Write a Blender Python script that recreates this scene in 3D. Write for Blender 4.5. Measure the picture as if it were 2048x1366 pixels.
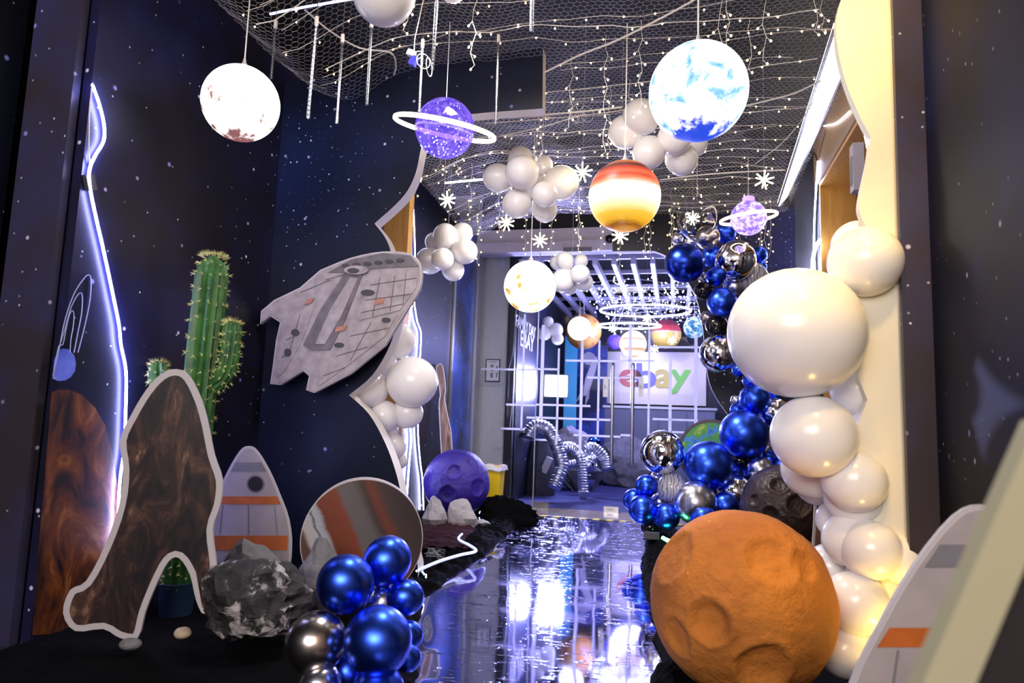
import bpy, bmesh, math, random
from math import sin, cos, pi, radians as R
from mathutils import Vector as V, Matrix, noise
import numpy as np
for o in list(bpy.data.objects): bpy.data.objects.remove(o)
rnd = random.Random(7)
SC = bpy.context.scene
COL = SC.collection
# ------------------------------------------------ camera, world, exposure
W, H, F = 2048, 1366, 2048 * 24 / 36
cam_data = bpy.data.cameras.new('camera'); cam = bpy.data.objects.new('camera', cam_data); COL.objects.link(cam)
cam_data.sensor_width = 36; cam_data.lens = 24; cam_data.clip_start = .05
CAM = V((0, 0, 1.0))
ROT = Matrix.Rotation(R(13.6), 3, 'Z') @ Matrix.Rotation(R(90 + 6.6), 3, 'X') @ Matrix.Rotation(R(2.0), 3, 'Z')
cam.matrix_world = Matrix.Translation(CAM) @ ROT.to_4x4()
cam_data.dof.use_dof = True; cam_data.dof.focus_distance = 4.2; cam_data.dof.aperture_fstop = 2.8
SC.camera = cam
SC.view_settings.view_transform = 'Standard'; SC.view_settings.look = 'None'
SC.view_settings.gamma = 1; SC.view_settings.use_curve_mapping = False
SC.view_settings.exposure = 0.7
wd = bpy.data.worlds.new('world'); SC.world = wd; wd.use_nodes = True
wd.node_tree.nodes['Background'].inputs[0].default_value = (.25, .3, .6, 1)
wd.node_tree.nodes['Background'].inputs[1].default_value = .02
FWD = V((-sin(R(13.6)), cos(R(13.6)), 0))
def ray(px, py): return ROT @ V(((px - W / 2) / F, (H / 2 - py) / F, -1))
def PD(px, py, D): d = ray(px, py); return CAM + d * (D / d.dot(FWD))      # depth along the camera heading
def PX(px, py, x): d = ray(px, py); return CAM + d * (x / d.x)
def PY(px, py, y): d = ray(px, py); return CAM + d * (y / d.y)
def PZ(px, py, z=0.): d = ray(px, py); return CAM + d * ((z - 1.0) / d.z)
def lamp(name, kind, loc, energy, col, size=.3, target=None, spot=None, size_y=None):
    l = bpy.data.lights.new(name, kind); l.energy = energy; l.color = col
    if kind == 'AREA':
        l.size = size
        if size_y: l.shape = 'RECTANGLE'; l.size_y = size_y
    else: l.shadow_soft_size = size
    if spot: l.spot_size = R(spot); l.spot_blend = .6
    o = bpy.data.objects.new(name, l); COL.objects.link(o); o.location = loc
    if target is not None: o.rotation_euler = (V(target) - V(loc)).to_track_quat('-Z', 'Y').to_euler()
    return o
# ceiling lights of the lobby the photographer stands in
for x, y, e, c in ((-1.5, -2.6, 55, (.95, .9, 1)), (.7, -2.4, 65, (1, .86, .74)), (-.5, -3.9, 90, (1, .9, .85))):
    lamp('lobby_downlight', 'AREA', (x, y, 3.0), e, c, 2.2, (x * .5 - .2, 5.5, 1.8))
lamp('warm_spot', 'SPOT', (.75, 1.7, 3.2), 70, (1, .64, .2), .12, (1.0, 2.95, .7), 50)
lamp('warm_uplight', 'AREA', (.93, 2.78, .12), 3, (1, .62, .14), .16, (.9, 2.9, 3.))
lamp('warm_downlight', 'SPOT', (.55, 2.35, 3.6), 105, (1, .6, .13), .1, (.86, 3.0, 1.5), 60)
for x, y, e in ((-.9, 3.0, 22), (-.7, 5.4, 34)): lamp('cloud_fill', 'AREA', (x, y, 3.08), e, (1, .95, .92), .5, (x, y, 0))  # unseen fill lamps added below the net to brighten the balloon clouds
# lamps of the room behind the glass
lamp('room_lamp', 'POINT', (-.6, 10.2, 2.2), 110, (.36, .36, 1), .3)
lamp('room_lamp', 'POINT', (1.2, 11.0, 2.3), 90, (.5, .48, 1), .3)
lamp('flood_beam', 'AREA', PD(1112, 770, 9.95), 90, (.42, .42, 1), .34, (-.4, 4.0, .3))
lamp('sign_lamp', 'SPOT', (1.3, 11.0, 2.9), 16, (1, .93, .8), .1, (.9, 12.5, 1.4), 80)
# ------------------------------------------------ materials
MATS = {}
def newmat(name):
    m = bpy.data.materials.new(name); m.use_nodes = True; m.node_tree.nodes.clear(); MATS[name] = m
    return m
class NT:
    def __init__(s, m): s.t = m.node_tree; s.out = s.n('ShaderNodeOutputMaterial')
    def n(s, ty, ins=None, **kw):
        nd = s.t.nodes.new(ty)
        for k, v in kw.items(): setattr(nd, k, v)
        for k, v in (ins or {}).items():
            if isinstance(v, bpy.types.NodeSocket): s.t.links.new(v, nd.inputs[k])
            else:
                if isinstance(v, tuple) and len(v) == 3 and nd.inputs[k].type == 'RGBA': v = v + (1,)
                nd.inputs[k].default_value = v
        return nd
    def ramp(s, fac, stops, interp='LINEAR'):
        r = s.n('ShaderNodeValToRGB', {'Fac': fac}); cr = r.color_ramp; cr.interpolation = interp
        while len(cr.elements) < len(stops): cr.elements.new(.5)
        for e, (p, c) in zip(cr.elements, stops):
            e.position = p
            c = (c, c, c) if not isinstance(c, tuple) else c
            e.color = c + (1,) if len(c) == 3 else c
        return r.outputs[0]
    def noise(s, vec, scale, detail=4, rough=.5, dist=0): return s.n('ShaderNodeTexNoise', {'Vector': vec, 'Scale': scale, 'Detail': detail, 'Roughness': rough, 'Distortion': dist}).outputs[0]
    def math(s, op, a, b=0., clamp=False): return s.n('ShaderNodeMath', {0: a, 1: b}, operation=op, use_clamp=clamp).outputs[0]
    def mix(s, f, a, b, bt='MIX'): return s.n('ShaderNodeMix', {0: f, 6: a, 7: b}, data_type='RGBA', blend_type=bt).outputs[2]
    def obj(s, rot=(0, 0, 0), scale=(1, 1, 1), loc=(0, 0, 0)):
        c = s.n('ShaderNodeTexCoord').outputs['Object']
        return s.n('ShaderNodeMapping', {'Vector': c, 'Location': loc, 'Rotation': rot, 'Scale': scale}).outputs[0]
    def bump(s, h, st=.3, d=.01): return s.n('ShaderNodeBump', {'Height': h, 'Strength': st, 'Distance': d}).outputs[0]
    def bsdf(s, col, rough=.5, metal=0., normal=None, **kw):
        ins = {'Base Color': col, 'Roughness': rough, 'Metallic': metal}
        if normal is not None: ins['Normal'] = normal
        ins.update(kw)
        b = s.n('ShaderNodeBsdfPrincipled', ins); s.t.links.new(b.outputs[0], s.out.inputs[0]); return b
def pbr(name, col, rough=.5, metal=0., var=.0, bump=0., scale=20., **kw):
    t = NT(newmat(name)); c = col
    nz = t.noise(t.obj(), scale)
    if var: c = t.mix(t.ramp(nz, [(.3, 0.), (.7, 1.)]), tuple(max(0, x * (1 - var)) for x in col), tuple(min(1, x * (1 + var)) for x in col))
    nm = t.bump(nz, bump) if bump else None
    t.bsdf(c, rough, metal, nm, **kw); return MATS[name]
def glow(name, col, st, dark=None):
    t = NT(newmat(name)); t.bsdf(tuple(x * .8 for x in col), .4, **{'Emission Color': col, 'Emission Strength': st}); return MATS[name]
def star_mat(name, base, neb, amount, seed, rough=.33, dots=1., spec=.3, cluster=None):
    t = NT(newmat(name)); v = t.obj(loc=(seed * 3.1, seed * 1.7, seed * .9))
    sx = t.n('ShaderNodeSeparateXYZ', {0: v}); v2 = t.n('ShaderNodeCombineXYZ', {0: t.math('ADD', sx.outputs[0], sx.outputs[1]), 1: sx.outputs[2], 2: 0.}).outputs[0]
    n1 = t.noise(v, .9, 5, .6); nf = t.ramp(n1, [(.42, 0.), (.72, 1.)])
    c = t.mix(t.math('MULTIPLY', nf, amount), base, neb)
    for sc, lo, hi, th, col in ((14, .045, .085, .86, (.75, .8, 1)), (5.5, .032, .062, .76, (.7, .68, .95)), (2.4, .014, .034, .62, (.35, .35, .95))):
        vo = t.n('ShaderNodeTexVoronoi', {'Vector': v2, 'Scale': float(sc)}, voronoi_dimensions='2D')
        dm = t.ramp(vo.outputs['Distance'], [(lo, 1.), (hi, 0.)])
        sep = t.n('ShaderNodeSeparateColor', {0: vo.outputs['Color']})
        on = t.ramp(sep.outputs[0], [(th, 0.), (min(1, th + .15), .9 * dots)])
        c = t.mix(t.math('MULTIPLY', dm, on), c, col)
    if cluster is not None:
        cc, rad, col = cluster; o_ = t.n('ShaderNodeTexCoord').outputs['Object']; dist = t.n('ShaderNodeVectorMath', {0: o_, 1: tuple(cc)}, operation='DISTANCE').outputs['Value']
        near = t.ramp(t.math('DIVIDE', dist, rad), [(.15, 1.), (1., 0.)]); c = t.mix(t.math('MULTIPLY', near, t.math('MULTIPLY', n1, .35)), c, col)
        vo = t.n('ShaderNodeTexVoronoi', {'Vector': v2, 'Scale': 21.}, voronoi_dimensions='2D'); sep = t.n('ShaderNodeSeparateColor', {0: vo.outputs['Color']})
        sz = t.math('ADD', .03, t.math('MULTIPLY', t.math('POWER', sep.outputs[1], 3.), .11)); on = t.math('LESS_THAN', vo.outputs['Distance'], sz)
        pick = t.math('LESS_THAN', sep.outputs[0], t.math('MULTIPLY', near, .5)); c = t.mix(t.math('MULTIPLY', on, pick), c, (.35, .6, 1))
    t.bsdf(c, rough, 0, **{'Specular IOR Level': spec}); return MATS[name]
star_mat('print_wall', (.010, .009, .018), (.022, .024, .13), .8, 1)
star_mat('print_dark', (.004, .005, .011), (.012, .018, .07), .6, 2, .4, .8)
star_mat('print_nebula', (.006, .01, .05), (.05, .14, .75), 1., 5, .3)
star_mat('print_blue', (.008, .014, .07), (.06, .18, .9), 1.5, 21, .3); star_mat('print_far', (.004, .004, .008), (.01, .015, .10), .7, 17, .4)
star_mat('print_return', (.035, .028, .04), (.04, .05, .2), .8, 8, .4, .8)
star_mat('print_black', (.003, .004, .007), (.006, .01, .04), .5, 11, .55, .7, .08); star_mat('print_near', (.004, .004, .006), (.006, .012, .07), .8, 31, .55, .6, .08)
pbr('foam_white', (.82, .78, .74), .6)
pbr('foam_cream', (.84, .78, .62), .55, var=.04, scale=3)
pbr('matte_black', (.006, .006, .008), .7)
pbr('ceiling_black', (.003, .003, .004), .75, var=.3, scale=2)
pbr('tan_wall', (.30, .20, .13), .6, var=.08, scale=4)
pbr('lobby_wall', (.42, .34, .26), .6, var=.1, scale=2)
pbr('grey_wall', (.52, .52, .5), .6, var=.04)
pbr('header_white', (.62, .57, .66), .5, var=.03)
pbr('stone_floor', (.38, .32, .27), .12, var=.12, scale=9)
pbr('dark_floor', (.03, .03, .035), .25, var=.2)
pbr('carpet', (.018, .022, .10), .95, var=.25, bump=.4, scale=90)
pbr('steel', (.62, .6, .58), .22, 1.)
pbr('dark_steel', (.12, .12, .13), .35, .8)
pbr('trim_grey', (.45, .45, .5), .35, .7)
pbr('wire', (.9, .88, .9), .35, .6)
pbr('cord_white', (.85, .8, .72), .5)
pbr('cord_clear', (.7, .7, .75), .2)
pbr('cord_dark', (.1, .07, .05), .6)
pbr('knot', (.6, .6, .55), .4)
pbr('yellow_plastic', (.9, .62, .01), .4)
pbr('bag_white', (.85, .85, .88), .4, bump=.4)
pbr('tape_yellow', (.85, .75, .03), .5)
t = NT(newmat('tape_frost')); d_ = t.n('ShaderNodeBsdfDiffuse', {'Color': (.85, .85, .95)}); tl_ = t.n('ShaderNodeBsdfTranslucent', {'Color': (.85, .85, .95)}); mm_ = t.n('ShaderNodeMixShader', {0: .5, 1: d_.outputs[0], 2: tl_.outputs[0]}); t.t.links.new(mm_.outputs[0], t.out.inputs[0])
pbr('paper', (.75, .74, .72), .7)
pbr('navy_pot', (.02, .04, .09), .25)
pbr('slat', (.62, .62, .75), .4, .2)
pbr('turquoise', (.08, .5, .62), .4)
pbr('counter', (.12, .13, .17), .4)
pbr('sign_back', (.5, .46, .4), .35, .5)
for nm, c in (('letter_red', (.7, .02, .05)), ('letter_blue', (.08, .08, .75)), ('letter_gold', (.62, .48, .02)), ('letter_green', (.08, .5, .02))): pbr(nm, c, .4)
pbr('letter_white', (.9, .9, .95), .5)
pbr('print_white', (.54, .50, .52), .5); pbr('foam_cream_dim', (.36, .34, .22), .6)  # leaning board edge: cream foam, its dimness put into the colour
pbr('print_cream', (.40, .35, .35), .5, var=.12, scale=7)
pbr('print_orange', (.5, .12, .02), .5, var=.2, scale=9)
pbr('ring_print', (.4, .42, .8), .5); pbr('print_grey', (.2, .19, .21), .5, var=.15, scale=8)
pbr('print_ink', (.02, .018, .022), .35)
pbr('hull_grey', (.38, .33, .34), .5, var=.22, scale=16)
pbr('hull_shade', (.16, .14, .15), .5, var=.3, scale=14)
pbr('hull_dark', (.06, .055, .06), .5)
pbr('hull_rust', (.45, .2, .14), .5, var=.2)
pbr('plaster', (.42, .40, .43), .75, var=.08, bump=.3, scale=14)
pbr('plaster_grey', (.16, .155, .16), .8, var=.3, bump=.4, scale=12)
pbr('tan_stone', (.5, .4, .28), .7, var=.1)
pbr('duct_foil', (.75, .76, .8), .28, 1., bump=.35, scale=60)
def cloth(name, col):
    t = NT(newmat(name)); v = t.obj(); n = t.noise(v, 22, 5, .6, 1.5)
    t.bsdf(col, .85, 0, t.bump(n, .7, .02), **{'Specular IOR Level': .06})
cloth('cloth_black', (.0022, .0022, .003)); cloth('cloth_maroon', (.045, .016, .024))
# latex and chrome balloons
def latex(name, col, rough, metal, **kw): pbr(name, col, rough, metal, **kw)
latex('latex_white', (.93, .90, .88), .2, 0, **{'Subsurface Weight': .35, 'Subsurface Radius': (.05, .045, .04), 'Subsurface Scale': 1.})
latex('chrome_blue', (.045, .13, .92), .31, 1.)
latex('chrome_navy', (.02, .05, .42), .27, 1.)
latex('chrome_silver', (.76, .76, .86), .25, 1.)
latex('chrome_bronze', (.5, .45, .42), .24, 1.)
latex('latex_black', (.008, .006, .006), .1, 0)
latex('foil_silver', (.86, .86, .9), .045, 1., bump=.05, scale=14)
latex('foil_blue', (.04, .12, .55), .05, 1., bump=.05, scale=14)
t = NT(newmat('marble')); v = t.obj(scale=(1, 1, 1))
wv = t.n('ShaderNodeTexWave', {'Vector': v, 'Scale': 1.3, 'Distortion': 7., 'Detail': 2., 'Detail Scale': 1.1}).outputs[1]
t.bsdf(t.ramp(wv, [(.0, (.12, .12, .15)), (.25, (.42, .40, .45)), (.7, (.66, .62, .68)), (1, (.38, .37, .42))]), .15)
def clear(name, tint, gloss, rough=0., fres=1.35, k0=0.):
    t = NT(newmat(name)); fr = t.n('ShaderNodeFresnel', {'IOR': fres}).outputs[0]
    a = t.n('ShaderNodeBsdfTransparent', {'Color': tint}); b = t.n('ShaderNodeBsdfGlossy', {'Color': gloss, 'Roughness': rough})
    fr = t.math('ADD', k0, t.math('MULTIPLY', fr, t.math('SUBTRACT', 1., t.n('ShaderNodeNewGeometry').outputs['Backfacing'])))
    mx = t.n('ShaderNodeMixShader', {0: fr, 1: a.outputs[0], 2: b.outputs[0]}); t.t.links.new(mx.outputs[0], t.out.inputs[0])
clear('clear_glass', (.93, .94, .97), (.9, .9, 1), 0., 1.2)
clear('clear_film', (.90, .90, .95), (1, 1, 1), .04, 1.9, .05)
clear('clear_tube', (.8, .8, .85), (1, 1, 1), .25, 1.6, .12)
clear('purple_shell', (.52, .40, .92), (.9, .85, 1), .04, 1.5)
# mirror film on the floor
t = NT(newmat('mirror_film')); v = t.obj()
big = t.noise(t.obj(scale=(1, .6, 1)), 5., 2, .5, .4)
fine = t.ramp(t.noise(t.obj(scale=(.8, 1.8, 1)), 13., 3, .5, 1.4), [(.64, 0.), (.70, 1.)])
long = t.ramp(t.noise(t.obj(rot=(0, 0, .5), scale=(2.2, 9, 1)), 3., 2, .5, 1.0), [(.62, 0.), (.7, 1.)])
h = t.math('ADD', t.math('MULTIPLY', big, .06), t.math('ADD', t.math('MULTIPLY', fine, .8), t.math('MULTIPLY', long, .35)))
t.bsdf((.54, .54, .88), .05, 1., t.bump(h, .22, .010))
# lamps
glow('bulb_soft', (1, .84, .55), 9); glow('bulb_warm', (1, .66, .26), 9); glow('bulb_cool', (.7, .74, 1), 12); glow('led_blue', (.36, .38, 1), 42)
glow('led_white', (.62, .64, 1), 34); glow('ring_warm', (1, .78, .42), 3); glow('star_lit', (1, .86, .5), 10)
glow('cove', (1, .88, .76), 3); glow('flood', (.8, .82, 1), 60); glow('speck_blue', (.35, .6, 1), 8); glow('speck_green', (.1, 1, .35), 14)
glow('neon_white', (.8, .84, 1), 6); glow('led_cloth', (.6, .65, 1), .6); glow('led_soft', (.5, .55, 1), 1.6)
def globe_mat(name, stops, st, scale=3., dist=.6, bands=None, low=None, cap=None):
    t = NT(newmat(name)); v = t.obj()
    z = t.n('ShaderNodeSeparateXYZ', {0: v}).outputs[2]
    if bands:
        n = t.noise(t.obj(scale=(1.2, 1.2, 9)), 2., 4, .6)
        k = t.math('ADD', t.math('MULTIPLY', t.math('ADD', z, 1.), .5), t.math('MULTIPLY', t.math('SUBTRACT', n, .5), bands))
        c = t.ramp(k, stops)
    else:
        n = t.noise(v, scale, 7, .62, dist); c = t.ramp(n, stops)
        if cap:
            k = t.math('ADD', t.math('MULTIPLY', z, cap[0]), t.math('MULTIPLY', t.math('SUBTRACT', t.noise(v, 2.2, 6, .65), .5), .9))
            c = t.mix(t.ramp(k, [(cap[1], 0.), (cap[1] + .16, 1.)]), c, cap[2])
    t.bsdf((.03, .03, .03), .35, **{'Specular IOR Level': .2, 'Emission Color': c, 'Emission Strength': st})
globe_mat('globe_moon', [(.27, (.05, .02, .014)), (.34, (.2, .11, .09)), (.39, (.7, .64, .6)), (.43, (1, 1, 1))], 1.6, 2.2, .3, cap=(-1., .80, (.12, .045, .045)))
globe_mat('globe_blue', [(.25, (.015, .07, .26)), (.35, (.06, .21, .4)), (.41, (.22, .38, .5)), (.48, (1, 1, 1))], 1.5, 1.7, .5, cap=(-1., .74, (.006, .03, .33)))
globe_mat('globe_sun', [(.28, (.25, .08, .008)), (.36, (.45, .22, .04)), (.42, (.6, .5, .28)), (.48, (1, 1, .9))], 1.9, 2.4, .4, cap=(1., .86, (.5, .16, .01)))
globe_mat('globe_bands', [(.0, (.55, .25, .01)), (.05, (.2, .06, .0)), (.10, (.6, .3, .01)), (.18, (.7, .4, .03)), (.27, (.8, .7, .35)), (.38, (.9, .85, .7)), (.53, (.9, .85, .75)), (.60, (.75, .22, .09)), (.66, (.55, .05, .02)), (.72, (.65, .13, .05)), (.78, (.5, .035, .01)), (.84, (.03, .01, .008)), (.88, (.35, .06, .02)), (.95, (.5, .17, .01)), (1, (.6, .35, .01))], .95, bands=.06)
globe_mat('globe_stripes', [(.0, (.5, .2, .03)), (.12, (1, .9, .8)), (.3, (.5, .22, .08)), (.36, (1, .98, .95)), (.6, (1, 1, 1)), (.66, (.5, .2, .07)), (.72, (1, 1, .95)), (1, (1, .95, .9))], 1.0, bands=.1)
globe_mat('globe_earth', [(.35, (.01, .1, .4)), (.46, (.06, .3, .6)), (.56, (.8, .95, 1)), (.66, (.8, .6, .1))], .8, 2.2, .5)
globe_mat('globe_white', [(.3, (1, .93, .8)), (.6, (1, 1, .97))], 1.6)
globe_mat('globe_violet', [(.34, (.12, .06, .9)), (.46, (.35, .2, 1)), (.56, (.7, .55, 1)), (.66, (1, .95, 1))], .9, 3.2, .5)
# planets, moons, rocks
def moon_mat(name, c0, c1, fleck, rough, fl=.70):
    t = NT(newmat(name)); v = t.obj(); n = t.noise(v, 2.2, 6, .6); m = t.noise(v, 26, 4, .6)
    c = t.mix(t.ramp(n, [(.35, 0.), (.68, 1.)]), c0, c1)
    g = t.ramp(t.noise(v, 6.5, 6, .7), [(fl, 0.), (fl + .03, 1.)])
    c = t.mix(g, c, fleck)
    t.bsdf(c, rough, 0, t.bump(m, .8, .015))
moon_mat('moon_orange', (.30, .09, .012), (.58, .20, .02), (.75, .65, .55), .8, .665)
moon_mat('moon_purple', (.020, .007, .17), (.045, .018, .34), (.5, .5, .8), .5, .65)
moon_mat('moon_brown', (.03, .018, .016), (.055, .032, .028), (.25, .2, .2), .3, .74)
t = NT(newmat('rock_dark')); v = t.obj(); n = t.noise(v, 9, 8, .68, .6); n2 = t.noise(v, 3, 3)
k = t.math('ADD', n, t.math('MULTIPLY', t.math('SUBTRACT', n2, .5), .35))
t.bsdf(t.ramp(k, [(.44, (.014, .013, .015)), (.54, (.045, .043, .046)), (.575, (.4, .37, .38)), (.64, (.6, .56, .56))]), .55, 0, t.bump(n, .8, .03))
t = NT(newmat('planet_bands')); v = t.obj(rot=(0, R(24), 0)); n = t.noise(v, 3.2, 5, .6, .8)
x = t.n('ShaderNodeSeparateXYZ', {0: v}).outputs[0]
k = t.math('ADD', t.math('MULTIPLY', t.math('ADD', x, .36), 1.4), t.math('MULTIPLY', t.math('SUBTRACT', n, .5), .10))
c = t.ramp(k, [(.0, (.09, .045, .03)), (.17, (.10, .048, .034)), (.19, (.42, .39, .38)), (.25, (.4, .4, .42)), (.265, (.05, .06, .08)), (.275, (.36, .38, .41)), (.31, (.32, .33, .36)), (.335, (.15, .034, .013)), (.46, (.19, .042, .016)), (.50, (.12, .105, .10)), (.59, (.11, .095, .09)), (.64, (.05, .03, .02)), (.68, (.15, .035, .013)), (.74, (.05, .034, .026)), (.85, (.032, .022, .018)), (1, (.05, .03, .022))])
sp = t.ramp(t.noise(v, 17, 2, .4), [(.68, 0.), (.72, .6)])
t.bsdf(t.mix(sp, c, (.1, .02, .01)), .35)
t = NT(newmat('planet_earth')); v = t.obj(); n = t.noise(v, 7, 6, .6, .3)
t.bsdf(t.ramp(n, [(.38, (.008, .08, .4)), (.47, (.01, .24, .65)), (.50, (.02, .22, .02)), (.58, (.06, .32, .015)), (.63, (.5, .42, .05)), (.72, (.6, .7, .7))]), .35)
t = NT(newmat('planet_mural')); v = t.obj(); n = t.noise(t.obj(scale=(1, 1, .45)), 6, 7, .65, 1.6)
t.bsdf(t.ramp(n, [(.36, (.012, .008, .01)), (.48, (.08, .022, .012)), (.58, (.17, .05, .012)), (.68, (.30, .12, .04))]), .4)
t = NT(newmat('planet_blue')); v = t.obj(); n = t.noise(v, 5, 3)
t.bsdf(t.ramp(n, [(.35, (.06, .09, .7)), (.6, (.16, .22, .9)), (.7, (.6, .65, 1))]), .4)
t = NT(newmat('fur_print')); v = t.obj(scale=(1, 1, .45)); n = t.noise(v, 9, 7, .65, 1.2)
t.bsdf(t.ramp(n, [(.38, (.010, .008, .012)), (.50, (.03, .017, .017)), (.60, (.09, .045, .032)), (.70, (.34, .19, .11))]), .42)
t = NT(newmat('bark_print')); v = t.obj(scale=(1, 1, .16)); n = t.noise(v, 22, 6, .6, .8)
t.bsdf(t.ramp(n, [(.35, (.05, .025, .018)), (.5, (.14, .075, .05)), (.65, (.3, .17, .11))]), .5)
t = NT(newmat('wood')); v = t.obj(scale=(1, 1, .06)); n = t.noise(v, 26, 5, .6, .5)
t.bsdf(t.ramp(n, [(.3, (.5, .23, .04)), (.7, (.68, .36, .08))]), .35)
t = NT(newmat('cactus_skin')); v = t.obj(); n = t.noise(v, 12, 4)
t.bsdf(t.ramp(n, [(.35, (.012, .07, .016)), (.65, (.05, .17, .03))]), .45)
pbr('spine', (.75, .72, .30), .5)
t = NT(newmat('net_print')); t.bsdf((.02, .02, .03), .5)

t = NT(newmat('lit_shell')); v = t.obj(); n = t.noise(v, 5, 5, .6, .8)
e = t.n('ShaderNodeEmission', {'Color': t.ramp(n, [(.35, (.10, .05, .75)), (.55, (.28, .16, 1)), (.68, (.75, .6, 1))]), 'Strength': .75})
g = t.n('ShaderNodeBsdfGlossy', {'Color': (.9, .85, 1, 1), 'Roughness': .04}); tr = t.n('ShaderNodeBsdfTransparent', {'Color': (.6, .5, .95, 1)})
m1 = t.n('ShaderNodeMixShader', {0: .55, 1: tr.outputs[0], 2: e.outputs[0]}); m2 = t.n('ShaderNodeMixShader', {0: .06, 1: m1.outputs[0], 2: g.outputs[0]})
t.t.links.new(m2.outputs[0], t.out.inputs[0])
# ------------------------------------------------ mesh helpers
class MB:
    def __init__(s): s.v = []; s.f = []; s.m = []
    def add(s, vs, fs, mi=0):
        b = len(s.v); s.v += [V(x) for x in vs]
        for f in fs: s.f.append([b + i for i in f]); s.m.append(mi)
        return s
    def box(s, c, size, rot=None, mi=0):
        c = V(c); h = V(size) / 2; vs = []
        for x, y, z in ((-1, -1, -1), (1, -1, -1), (1, 1, -1), (-1, 1, -1), (-1, -1, 1), (1, -1, 1), (1, 1, 1), (-1, 1, 1)):
            p = V((x * h.x, y * h.y, z * h.z)); vs.append(c + (rot @ p if rot else p))
        return s.add(vs, [(0, 3, 2, 1), (4, 5, 6, 7), (0, 1, 5, 4), (1, 2, 6, 5), (2, 3, 7, 6), (3, 0, 4, 7)], mi)
    def tube(s, pts, r, n=6, mi=0, cap=True):
        pts = [V(p) for p in pts]; rr = r if isinstance(r, (list, tuple)) else [r] * len(pts)
        b = len(s.v); up = None
        for i, p in enumerate(pts):
            d = (pts[min(i + 1, len(pts) - 1)] - pts[max(i - 1, 0)])
            if d.length < 1e-9: d = V((0, 0, 1))
            d.normalize()
            if up is None:
                up = d.orthogonal().normalized()
            else:
                up = (up - d * up.dot(d)); up = up.normalized() if up.length > 1e-6 else d.orthogonal().normalized()
            q = d.cross(up)
            for k in range(n): a = 2 * pi * k / n; s.v.append(p + (up * cos(a) + q * sin(a)) * rr[i])
        for i in range(len(pts) - 1):
            for k in range(n): s.f.append([b + i * n + k, b + i * n + (k + 1) % n, b + (i + 1) * n + (k + 1) % n, b + (i + 1) * n + k]); s.m.append(mi)
        if cap:
            s.f.append([b + k for k in reversed(range(n))]); s.m.append(mi)
            e = b + (len(pts) - 1) * n; s.f.append([e + k for k in range(n)]); s.m.append(mi)
        return s
    def lathe(s, prof, c=(0, 0, 0), n=24, mi=0, rot=None, rib=None):
        c = V(c); b = len(s.v); m = len(prof)
        for i, (r, z) in enumerate(prof):
            for k in range(n):
                a = 2 * pi * k / n; q = r * (rib(a) if rib else 1); p = V((q * cos(a), q * sin(a), z)); s.v.append(c + (rot @ p if rot else p))
        for i in range(m - 1):
            for k in range(n): s.f.append([b + i * n + k, b + i * n + (k + 1) % n, b + (i + 1) * n + (k + 1) % n, b + (i + 1) * n + k]); s.m.append(mi)
        s.f.append([b + k for k in reversed(range(n))]); s.m.append(mi)
        s.f.append([b + (m - 1) * n + k for k in range(n)]); s.m.append(mi)
        return s
    def sphere(s, c, r, n=16, m=10, sc=(1, 1, 1), mi=0):
        prof = [(max(1e-4, sin(pi * i / m)) * r, -cos(pi * i / m) * r) for i in range(m + 1)]
        b = len(s.v); s.lathe(prof, (0, 0, 0), n, mi)
        for i in range(b, len(s.v)): p = s.v[i]; s.v[i] = V(c) + V((p.x * sc[0], p.y * sc[1], p.z * sc[2]))
        return s
    def octa(s, c, r, mi=0):
        c = V(c)
        return s.add([c + V(p) * r for p in ((1, 0, 0), (-1, 0, 0), (0, 1, 0), (0, -1, 0), (0, 0, 1.3), (0, 0, -1.3))],
                     [(0, 2, 4), (2, 1, 4), (1, 3, 4), (3, 0, 4), (2, 0, 5), (1, 2, 5), (3, 1, 5), (0, 3, 5)], mi)
    def torus(s, c, Rr, r, rot=None, n=48, m=8, mi=0, flat=1.):
        c = V(c); b = len(s.v)
        for i in range(n):
            a = 2 * pi * i / n
            for j in range(m):
                q = 2 * pi * j / m; p = V(((Rr + r * cos(q)) * cos(a), (Rr + r * cos(q)) * sin(a), r * sin(q) * flat)); s.v.append(c + (rot @ p if rot else p))
        for i in range(n):
            for j in range(m):
                s.f.append([b + i * m + j, b + ((i + 1) % n) * m + j, b + ((i + 1) % n) * m + (j + 1) % m, b + i * m + (j + 1) % m]); s.m.append(mi)
        return s
    def prism(s, front, back, mi_face=0, mi_side=0):      # two matching outlines of 3D points
        n = len(front); b = len(s.v); s.v += [V(p) for p in front] + [V(p) for p in back]
        s.f.append([b + i for i in range(n)]); s.m.append(mi_face)
        s.f.append([b + n + i for i in reversed(range(n))]); s.m.append(mi_side)
        for i in range(n): j = (i + 1) % n; s.f.append([b + j, b + i, b + n + i, b + n + j]); s.m.append(mi_side)
        return s
    def build(s, name, mats, parent=None, smooth=True, origin=None, loc=None, fixn=True):
        if loc is None:
            loc = V(parent['_w']) if parent is not None else (V(origin) if origin is not None else s.base())
        me = bpy.data.meshes.new(name); me.from_pydata([tuple(p - loc) for p in s.v], [], s.f)
        if not isinstance(mats, (list, tuple)): mats = [mats]
        for m in mats: me.materials.append(MATS[m])
        if len(mats) > 1: me.polygons.foreach_set('material_index', s.m)
        if fixn:
            bm = bmesh.new(); bm.from_mesh(me); bmesh.ops.recalc_face_normals(bm, faces=bm.faces); bm.to_mesh(me); bm.free()
        if smooth:
            me.polygons.foreach_set('use_smooth', [True] * len(me.polygons))
            try: me.set_sharp_from_angle(angle=R(40))
            except Exception: pass
        me.update()
        o = bpy.data.objects.new(name, me); COL.objects.link(o)
        if parent is not None: o.parent = parent
        else: o.location = loc
        o['_w'] = tuple(loc)
        return o
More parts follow.
